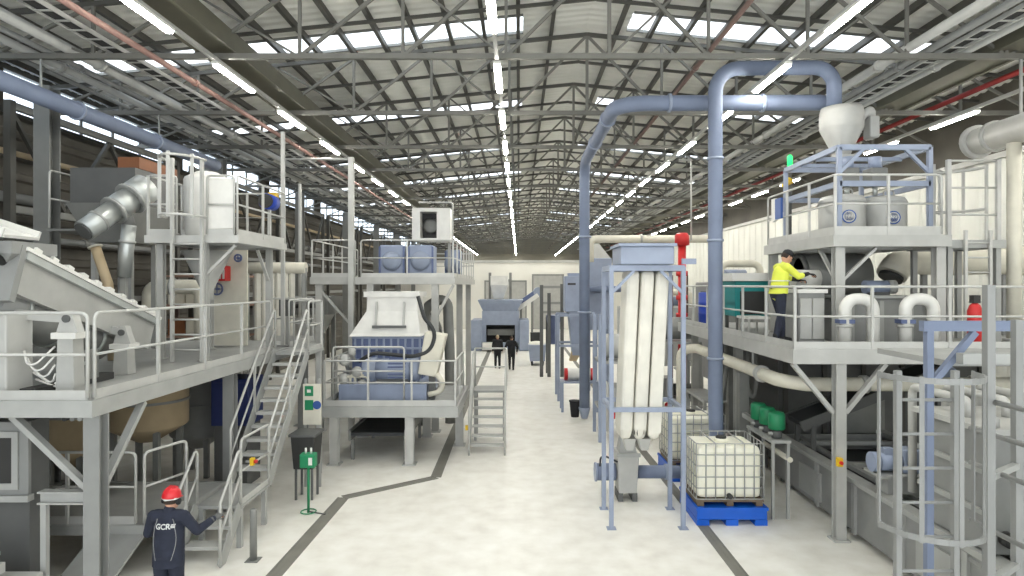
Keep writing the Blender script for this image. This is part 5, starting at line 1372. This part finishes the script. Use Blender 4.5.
# ---------------------------------------------------------------- big machinery filling the far wash side
Y = 20.5
for i, (xa, xb, y, z0, z1, m, lab) in enumerate(((6.2,8.2,20.5,1.2,4.4,'grey','tall grey panelled washing tower standing behind the teal cabinet'), (8.6,11.2,21.5,.8,3.6,'pale','long pale grey tank behind the wash platform next to the white wall'), (5.4,7.4,26,1.0,3.4,'galv','light grey boxy machine deep behind the big upright duct'))):
    T = thing('process_machine', lab, 'machine', ((xa+xb)/2,y,0))
    part(T, 'body', MB().box(xa,xb,y,y+2.0,z0,z1), m, bevel=.04)
    for k in range(4): part(T, 'panel_seam', MB().box(xa+.2+(xb-xa-.4)*k/3-.02,xa+.2+(xb-xa-.4)*k/3+.02,y-.03,y,z0+.1,z1-.1), 'galv_dark')
    for x in (xa+.15, xb-.15):
        for yy in (y+.15,y+1.85): part(T, 'leg', MB().bar((x,yy,0), (x,yy,z0), .14, .14), 'galv')
    part(T, 'top_motor', MB().tube(((xa+xb)/2-.3,y+1,z1+.22), ((xa+xb)/2+.4,y+1,z1+.22), .2, 16), 'bluemach')
    part(T, 'inlet_pipe', MB().pipe([(xa+.4,y+.5,z1),(xa+.4,y+.5,z1+.6),(xb-.3,y+.5,z1+.6),(xb-.3,y+.5,z1)], .12, .25, 12), 'cream')

# ---------------------------------------------------------------- smaller services and bracing
for k in range(6):
    y0 = 14.2+7.9*k; y1 = y0+6.9; x = -11.3
    T = thing('wall_bracing', 'dark crossed steel bracing bay before the dark cladding, %s bay along the hall' % ORD[k], 'bracing', (x,y0,4), 'crossed bracing bays by the dark cladding')
    for y in (y0, y1): part(T, 'upright', MB().bar((x,y,0), (x,y,8.4), .16, .16), 'steel_dark')
    for z in (3.9, 6.0, 8.3): part(T, 'girt', MB().bar((x,y0,z), (x,y1,z), .12, .16), 'galv_dark')
    for z0, z1 in ((6.08,8.22),):
        n = 4
        for j in range(n):
            ya = y0+(y1-y0)*j/n; yb = y0+(y1-y0)*(j+1)/n
            part(T, 'diagonal', MB().bar((x,ya,z0 if j % 2 else z1), (x,yb,z1 if j % 2 else z0), .09, .09), 'steel_dark')
T = thing('conduit_run', 'grey conduit run fixed beneath the raised walkway deck along its aisle edge', 'conduit', (-5.75,8.3,2.5))
for i, x in enumerate((-5.7,-5.8,-5.9)): part(T, 'conduit', MB().tube((x,8.3,2.56), (x,16.2,2.56), .03, 8), ('galv','galv_dark','dark')[i])
for k in range(5): part(T, 'clip', MB().box(-5.96,-5.668,8.8+1.7*k,8.85+1.7*k,2.59,2.655), 'galv')
T = thing('control_box', 'small grey control box on a post by the inner edge of the raised walkway stairs', 'control box', (-5.6,15.6,2.87))
part(T, 'post', MB().bar((-5.65,15.6,2.87), (-5.65,15.6,3.75), .06, .06), 'galv'); part(T, 'box', MB().box(-5.8,-5.5,15.45,15.6,3.55,3.95), 'dgrey', bevel=.01); part(T, 'lamp', MB().tube((-5.72,15.45,3.85), (-5.72,15.43,3.85), .02, 8), 'red')
T = thing('hose_reel', 'loose grey hose hanging down from the wash platform beside the green pumps', 'hose', (4.9,14.4,2.0))
part(T, 'hose', MB().pipe([(5.12,14.3,2.98),(5.12,14.3,2.0),(5.2,14.2,1.7),(5.3,14.3,2.1),(5.3,14.3,2.98)], .045, .15, 10), 'galv_dark'); part(T, 'coupling', MB().tube((5.12,14.3,2.4), (5.12,14.3,2.5), .065, 10), 'silver')
T = thing('filtrate_pipe', 'grey pipe loop with flanges on the floor between the back tote and the wash platform', 'pipe', (5.0,23.6,0))
part(T, 'tube', MB().pipe([(3.9,23.6,0),(3.9,23.6,1.9),(3.9,23.6,2.4),(5.0,23.6,2.4),(5.0,23.6,.0)], .11, .2, 12), 'pale')
for z in (.8,1.7): part(T, 'flange', MB().tube((3.9,23.6,z), (3.9,23.6,z+.06), .16, 12), 'galv')
T = thing('valve_rack', 'light steel valve rack with small red handles behind the big upright duct', 'rack', (3.9,21.2,0))
for x in (3.3,4.5):
    part(T, 'upright', MB().bar((x,21.2,0), (x,21.2,3.6), .09, .09), 'rail')
for z in (.9,1.6,2.3,3.0,3.5): part(T, 'cross_pipe', MB().tube((3.3,21.14,z), (4.5,21.14,z), .045, 8), 'pale')
for k, (x, z) in enumerate(((3.6,.9),(4.1,1.6),(3.7,2.3),(4.2,3.0))): part(T, 'handle', MB().lathe((x,21.08,z), [(.1,0),(.1,.03)], axis=(0,-1,0), n=14), 'red' if k % 2 else 'bluedeep')

# ================================================================ people
def cap(mb, a, b_, ra, rb, n=14):
    a = V(a); b_ = V(b_)
    mb.sweep([a, b_], ra, n, True, rb); mb.sphere(a, ra, n=n); mb.sphere(b_, rb, n=n)
def fused(name, mb, m, parent, voxel, smooth=3, label=None):
    me = bpy.data.meshes.new('tmp'); me.from_pydata([tuple(v) for v in mb.v], [], mb.f)
    o = bpy.data.objects.new('tmp', me); COL.objects.link(o)
    bm = bmesh.new(); bm.from_mesh(me); bmesh.ops.remove_doubles(bm, verts=bm.verts, dist=1e-6); bmesh.ops.recalc_face_normals(bm, faces=bm.faces); bm.to_mesh(me); bm.free()
    r = o.modifiers.new('r', 'REMESH'); r.mode = 'VOXEL'; r.voxel_size = voxel
    if smooth:
        s = o.modifiers.new('s', 'SMOOTH'); s.iterations = smooth; s.factor = .5
    dg = bpy.context.evaluated_depsgraph_get()
    me2 = bpy.data.meshes.new_from_object(o.evaluated_get(dg))
    bpy.data.objects.remove(o)
    me2.name = name; me2.materials.clear(); me2.materials.append(MATS[m])
    for p in me2.polygons: p.use_smooth = True
    q = bpy.data.objects.new(name, me2); COL.objects.link(q); q.parent = parent
    if label: q['label'] = label
    return q
def hand(mb, wrist, dirv, palmn, curl=.5, side=1, s=1.0):
    """palm and five bent fingers; dirv towards the fingertips, palmn out of the palm, side +1 puts the thumb on dirv x palmn"""
    w_ = V(wrist); d = V(dirv).normalized(); n_ = V(palmn); n_ = (n_-d*n_.dot(d)).normalized(); t = d.cross(n_)*side
    for k in range(4):
        o = t*(.030-.020*k)*s
        cap(mb, w_+d*.01*s+o*.7, w_+d*.088*s+o, .015*s, .0125*s, 10)
        ln = (.068,.078,.072,.055)[k]*s
        a = w_+d*.09*s+o; c1 = curl*(.8+.12*k)
        p = a
        for j, f in enumerate((.45,.32,.23)):
            ang = c1*(j+.6); dd = d*math.cos(ang)+n_*math.sin(ang)
            q = p+dd*ln*f; cap(mb, p, q, (.0105-.001*j)*s, (.0098-.001*j)*s, 8); p = q
    a = w_+d*.03*s+t*.026*s; b_ = a+(t*.6+d*.65+n_*.35).normalized()*.042*s; c = b_+(d*.8+n_*.45+t*.1).normalized()*.034*s
    cap(mb, a, b_, .0135*s, .0115*s, 8); cap(mb, b_, c, .0115*s, .009*s, 8)

def person(name, label, loc, heading, J, S, detail=.008, group=None):
    """J joints in a frame facing +y with x to the wearer's right hand side; S clothing"""
    T = thing(name, label, 'person', loc, group)
    body = MB()
    hip, chest, neck, head = V(J['hip']), V(J['chest']), V(J['neck']), V(J['head'])
    sh = [V(J['shl']), V(J['shr'])]; el = [V(J['ell']), V(J['elr'])]; wr = [V(J['wrl']), V(J['wrr'])]
    hj = [hip+V(-.09,0,-.03), hip+V(.09,0,-.03)]; kn = [V(J['knl']), V(J['knr'])]; an = [V(J['anl']), V(J['anr'])]
    fd = V(J.get('face', (0,1,0))).normalized(); rt = fd.cross(V(0,0,1)).normalized(); hu = rt.cross(fd).normalized()
    hd = [V(J['handl']), V(J['handr'])]; pn = [V(J.get('palml', (1,0,0))), V(J.get('palmr', (-1,0,0)))]
    def torso(mb, g):
        mb.sphere(hip, 1, (.155+g,.115+g,.14+g)); mb.sphere(hip.lerp(chest,.45), 1, (.145+g,.105+g,.16+g)); mb.sphere(chest, 1, (.165+g,.115+g,.17+g))
        cap(mb, sh[0].lerp(sh[1],.12), sh[1].lerp(sh[0],.12), .062+g, .062+g); mb.sphere(chest.lerp(neck,.55), 1, (.13+g,.09+g,.09+g))
    def arm(mb, i, g, upto=1.0):
        cap(mb, sh[i], el[i], .056+g, .043+g); cap(mb, el[i], el[i].lerp(wr[i],upto), .043+g, .043+g+(.028-.043)*upto)
    def leg(mb, i, g, upto=1.0):
        cap(mb, hj[i], kn[i], .088+g, .058+g); cap(mb, kn[i], kn[i].lerp(an[i],.35), .056+g, .056+g); cap(mb, kn[i].lerp(an[i],.35), kn[i].lerp(an[i],upto), .056+g, .038+g)
    def foot(mb, i, g):
        toe = V(J.get('toe', (0,1,0))).normalized()
        cap(mb, an[i]+V(0,0,-.035)-toe*.03, an[i]+V(0,0,-.045)+toe*.07, .042+g, .04+g); cap(mb, an[i]+V(0,0,-.045)+toe*.07, an[i]+V(0,0,-.052)+toe*.15, .038+g, .03+g)
    torso(body, 0)
    for i in (0,1): arm(body, i, 0); leg(body, i, 0); foot(body, i, 0); hand(body, wr[i], hd[i], pn[i], J.get('curl',.5), (1 if i == 0 else -1)*J.get('tside',1))
    cap(body, neck+V(0,0,-.05), head-hu*.06, .058, .052)
    M3 = Matrix((rt, fd, hu)).transposed()
    def hpt(x, y, z): return head + rt*x + fd*y + hu*z
    hs = MB().sphere((0,0,0), 1, (.076,.096,.112), 20); body.add([head + M3 @ v for v in hs.v], hs.f, True)
    cap(body, hpt(0,.045,-.06), hpt(0,.07,-.085), .045, .032)             # jaw and chin
    cap(body, hpt(0,.09,.01), hpt(0,.108,-.025), .012, .015, 8)           # nose
    cap(body, hpt(-.022,.088,-.058), hpt(.022,.088,-.058), .008, .008, 8) # mouth
    for s in (-1,1):
        cap(body, hpt(s*.077,-.005,.015), hpt(s*.079,-.01,-.03), .016, .011, 8)   # ears
        body.sphere(hpt(s*.031,.082,.012), .0125, n=10)                            # eyes
        cap(body, hpt(s*.018,.09,.032), hpt(s*.045,.083,.032), .007, .006, 8)      # brows
    b0 = fused('body', body, S['bodymat'], T, detail*.75, 2)
    for s in (-1,1):
        e = MB().sphere(hpt(s*.031,.0915,.012), .0058, n=8); part(b0, 'eye', MB().add([v+V(loc) for v in e.v], e.f, True), 'black', 'dark iris')
    # trousers
    tr = MB(); tr.sphere(hip+V(0,0,.02), 1, (.186,.152,.172))
    for i in (0,1): leg(tr, i, .017, .97); cap(tr, hj[i], hip, .1, .12)
    fused('trousers', tr, S['trousers'], T, detail, 3)
    bt = MB()
    for i in (0,1): foot(bt, i, .012); cap(bt, an[i]+V(0,0,.05), an[i]+V(0,0,-.03), .055, .055)
    fused('boots', bt, 'black', T, detail, 2)
    jk = MB(); torso(jk, .02)
    for i in (0,1): arm(jk, i, .016, S.get('sleeve', .93))
    if S.get('hem', 1): jk.sphere(hip+V(0,0,.03), 1, (.178,.14,.15)); 
    if S.get('loose', 1):
        z0, z1 = S.get('hemz', .80), chest.z+.06
        cx = lambda z: hip.lerp(chest, max(-.3, (z-hip.z)/(chest.z-hip.z)))
        lo_, hi_ = cx(z0), cx(z1); vs = []
        for k_, (c_, a_, b2) in enumerate(((lo_,.192,S.get('hemd',.145)),(cx((z0+z1)/2),.19,.14),(hi_,.188,.132))):
            vs += [V(c_.x+a_*math.cos(t*math.pi/12), c_.y+b2*math.sin(t*math.pi/12), (z0,(z0+z1)/2,z1)[k_]) for t in range(24)]
        jk.add(vs, [(i*24+t, i*24+(t+1)%24, i*24+24+(t+1)%24, i*24+24+t) for i in range(2) for t in range(24)]+[tuple(reversed(range(24))), tuple(range(48,72))], True)
    cap(jk, neck+V(0,-.005,-.06), neck+(head-neck)*S.get('collar',0.)+V(0,.0,.0), .075, .066)
    j_ = fused('jacket', jk, S['jacket'], T, detail, 3)
    if 'gloves' in S:
        gl = MB()
        for i in (0,1): hand(gl, wr[i], hd[i], pn[i], J.get('curl',.5), (1 if i == 0 else -1)*J.get('tside',1), 1.12); cap(gl, wr[i].lerp(el[i],S.get('glove_cuff',.12)), wr[i], .047, .036)
        fused('gloves', gl, S['gloves'], T, .005, 1)
    if S.get('hat') == 'helmet':
        hm = MB().lathe((0,0,0), [(.108,.0),(.112,.015),(.108,.05),(.095,.09),(.068,.12),(.03,.136),(0,.14)], n=24)
        hm.add([(-.085,.07,.0),(.085,.07,.0),(.05,.15,-.008),(-.05,.15,-.008),(-.085,.07,.012),(.085,.07,.012),(.05,.15,.002),(-.05,.15,.002)], [(3,2,1,0),(4,5,6,7),(0,1,5,4),(1,2,6,5),(2,3,7,6),(3,0,4,7)])
        for x in (-.03,0,.03): hm.sweep([(x,-.095,.075),(x,-.06,.122),(x,0,.145),(x,.06,.122),(x,.095,.075)], .008, 6)
        p = part(T, 'helmet', MB().add([head + M3 @ (v+V(0,-.01,.03)) + V(loc) for v in hm.v], hm.f, True), 'helmet', 'red hard hat')
        for s in (-1,1):
            em = MB().lathe(hpt(s*.085,-.01,-.01)+V(loc), [(.0,0),(.036,0),(.042,.012),(.04,.03),(.02,.036)], axis=rt*s, n=16); part(p, 'ear_muff', em, 'black', 'black ear muff')
        part(p, 'chin_band', MB().sweep([hpt(-.1,-.01,.03)+V(loc), hpt(-.095,-.06,.03)+V(loc), hpt(0,-.118,.02)+V(loc), hpt(.095,-.06,.03)+V(loc), hpt(.1,-.01,.03)+V(loc)], .012, 6), 'reflect')
    if S.get('hair', True):
        hr = MB().sphere((0,-.012,.016), 1, (.084,.1,.108), 18)
        vs = [v for v in hr.v]
        hh = MB().add([head + M3 @ V(v.x, min(v.y, .055+max(0,v.z)*.25), max(v.z, -.045 if v.y < .02 else .03)) for v in vs], hr.f, True)
        fused('hair', hh, S.get('hairmat','hair'), T, detail*.8, 1)
    if S.get('hat') == 'cap':
        cp = MB().lathe((0,0,0), [(.1,0),(.102,.03),(.09,.075),(.05,.105),(0,.112)], n=20)
        cp.add([(-.075,.07,.0),(.075,.07,.0),(.05,.17,-.012),(-.05,.17,-.012),(-.075,.07,.01),(.075,.07,.01),(.05,.17,-.004),(-.05,.17,-.004)], [(3,2,1,0),(4,5,6,7),(0,1,5,4),(1,2,6,5),(2,3,7,6),(3,0,4,7)])
        part(T, 'cap', MB().add([head + M3 @ (v+V(0,-.005,.035)) + V(loc) for v in cp.v], cp.f, True), 'black')
    T.rotation_euler = (0,0,heading)
    return T, j_

stand = dict(hip=(0,0,.93), chest=(0,.0,1.25), neck=(0,.0,1.46), head=(0,.025,1.615), shl=(-.19,0,1.41), shr=(.19,0,1.41),
    ell=(-.24,-.03,1.13), elr=(.24,-.03,1.13), wrl=(-.25,.03,.88), wrr=(.25,.03,.88), handl=(0,.15,-1), handr=(0,.15,-1),
    knl=(-.1,.02,.5), knr=(.1,.02,.5), anl=(-.11,-.01,.09), anr=(.11,-.01,.09))
# worker by the stairs, seen from behind with the arm out to the side
J = dict(stand); J.update(chest=(0,.01,1.26), head=(.02,.04,1.595), face=(.2,1,-.1), elr=(.33,.06,1.2), wrr=(.45,.24,1.29), handr=(.35,1,.15), palmr=(-.25,.1,-1),
    ell=(-.29,.06,1.17), wrl=(-.2,.30,1.13), handl=(.5,1,.05), palml=(.5,-.2,-1), curl=.7)
W1 = (-4.38, 8.0, 0.006)
T, jk = person('person', 'person in navy work jacket and red hard hat seen from behind at the stair foot', W1, 0.0, J, dict(bodymat='skin', trousers='navy', jacket='navy', gloves='dgrey', hat='helmet', hair=True, collar=.22, sleeve=.95))
# jacket lettering and piping, set on the back of the jacket
txt = bpy.data.curves.new('lettering', 'FONT'); txt.body = 'GCR\u2261'; txt.size = .088; txt.extrude = .002; txt.align_x = 'CENTER'; txt.offset = .002
to = bpy.data.objects.new('back_lettering', txt); COL.objects.link(to); to.location = (0,-.2,1.285); to.rotation_euler = (R(90),0,0)
dg = bpy.context.evaluated_depsgraph_get(); dg.update()
me = bpy.data.meshes.new_from_object(to.evaluated_get(dg)); bpy.data.objects.remove(to)
bmx = bmesh.new(); bmx.from_mesh(me); bmesh.ops.subdivide_edges(bmx, edges=bmx.edges[:], cuts=1); bmx.to_mesh(me); bmx.free()
def wrap(me, y0, z0, x0=0.0, rise=.004):
    """lay the letters on the jacket's back by ray casting along +y"""
    from mathutils.bvhtree import BVHTree
    bm = bmesh.new(); bm.from_mesh(jk.data); t = BVHTree.FromBMesh(bm); bm.free()
    for v in me.vertices:
        x, z, dep = v.co.x+x0, v.co.y+z0, v.co.z
        hit = t.ray_cast(V(x,-.6,z), V(0,1,0))
        y = hit[0].y if hit[0] is not None else y0
        v.co = (x, y-rise-max(dep,0)*1.0, z)
wrap(me, -.16, 1.285, .015)
me.materials.clear(); me.materials.append(MATS['reflect'])
lo = bpy.data.objects.new('back_lettering', me); COL.objects.link(lo); lo.parent = jk; lo['label'] = 'white lettering across the back'
from mathutils.bvhtree import BVHTree
bm = bmesh.new(); bm.from_mesh(jk.data); tt = BVHTree.FromBMesh(bm); bm.free()
for s in (-1, 1):
    pts = []
    for k in range(14):
        x = s*(.095+.045*math.sin(k/13*math.pi)); z = 1.40-.5*k/13
        h_ = tt.ray_cast(V(x,-.6,z), V(0,1,0))
        if h_[0] is not None: pts.append(h_[0]+V(0,-.003,0))
    mb = MB().sweep(pts, .0045, 5); me = mb.mesh('reflective_piping', 'grey'); o = bpy.data.objects.new('reflective_piping', me); COL.objects.link(o); o.parent = jk; o['label'] = 'pale piping down the back'

# worker in yellow on the wash platform, side on, reaching over the machine
J = dict(stand); J.update(hip=(0,-.02,.92), chest=(0,.03,1.24), neck=(0,.09,1.44), head=(0,.15,1.58), face=(0,1,-.55), shl=(-.18,.06,1.39), shr=(.18,.06,1.39),
    elr=(.21,.26,1.22), wrr=(.13,.49,1.27), handr=(-.1,1,-.1), palmr=(0,0,-1), ell=(-.21,.25,1.2), wrl=(-.12,.46,1.16), handl=(.1,1,-.1), palml=(0,0,-1),
    knl=(-.1,.09,.5), knr=(.1,-.02,.5), anl=(-.1,.12,.09), anr=(.11,-.13,.09), curl=.6)
T, jk2 = person('person', 'person in yellow high visibility jacket and dark trousers working on the wash platform', (4.83, 11.88, 3.237), R(-82), J, dict(bodymat='skin', trousers='navy', jacket='hivis', gloves='black', glove_cuff=.75, hat='cap', hair=True, hem=0, hemd=.165, hemz=.90, sleeve=.35))
for z, dy in ((1.02,.0),(1.14,.012)):
    mb = MB()
    mb.sweep([V(.203*math.cos(t*math.pi/14), dy-.005+.153*math.sin(t*math.pi/14), z) for t in range(29)], .012, 6)
    me = mb.mesh('reflective_band', 'reflect'); o = bpy.data.objects.new('reflective_band', me); COL.objects.link(o); o.parent = jk2; o['label'] = 'pale reflective band'
# two people far down the aisle
J = dict(stand); J.update(knl=(-.1,.06,.5), anl=(-.1,.08,.09), knr=(.1,-.0,.5), anr=(.1,-.1,.09), wrl=(-.24,.1,.9), wrr=(.24,-.02,.9))
person('person', 'person in dark clothes with fair hair, the one walking closer to the short stairs', (fx(497.5,33),33,0), R(4), J, dict(bodymat='skin', trousers='black', jacket='black', hairmat='tan', hair=True), detail=.016)
J = dict(J); J.update(elr=(.3,-.05,1.16), wrr=(.27,.05,.93), ell=(-.3,-.04,1.15), wrl=(-.26,.08,.93))
person('person', 'person in dark clothes walking on the aisle side of the fair haired one', (fx(511.5,32.4),32.4,0), R(-6), J, dict(bodymat='skin', trousers='black', jacket='black', hair=True), detail=.016)
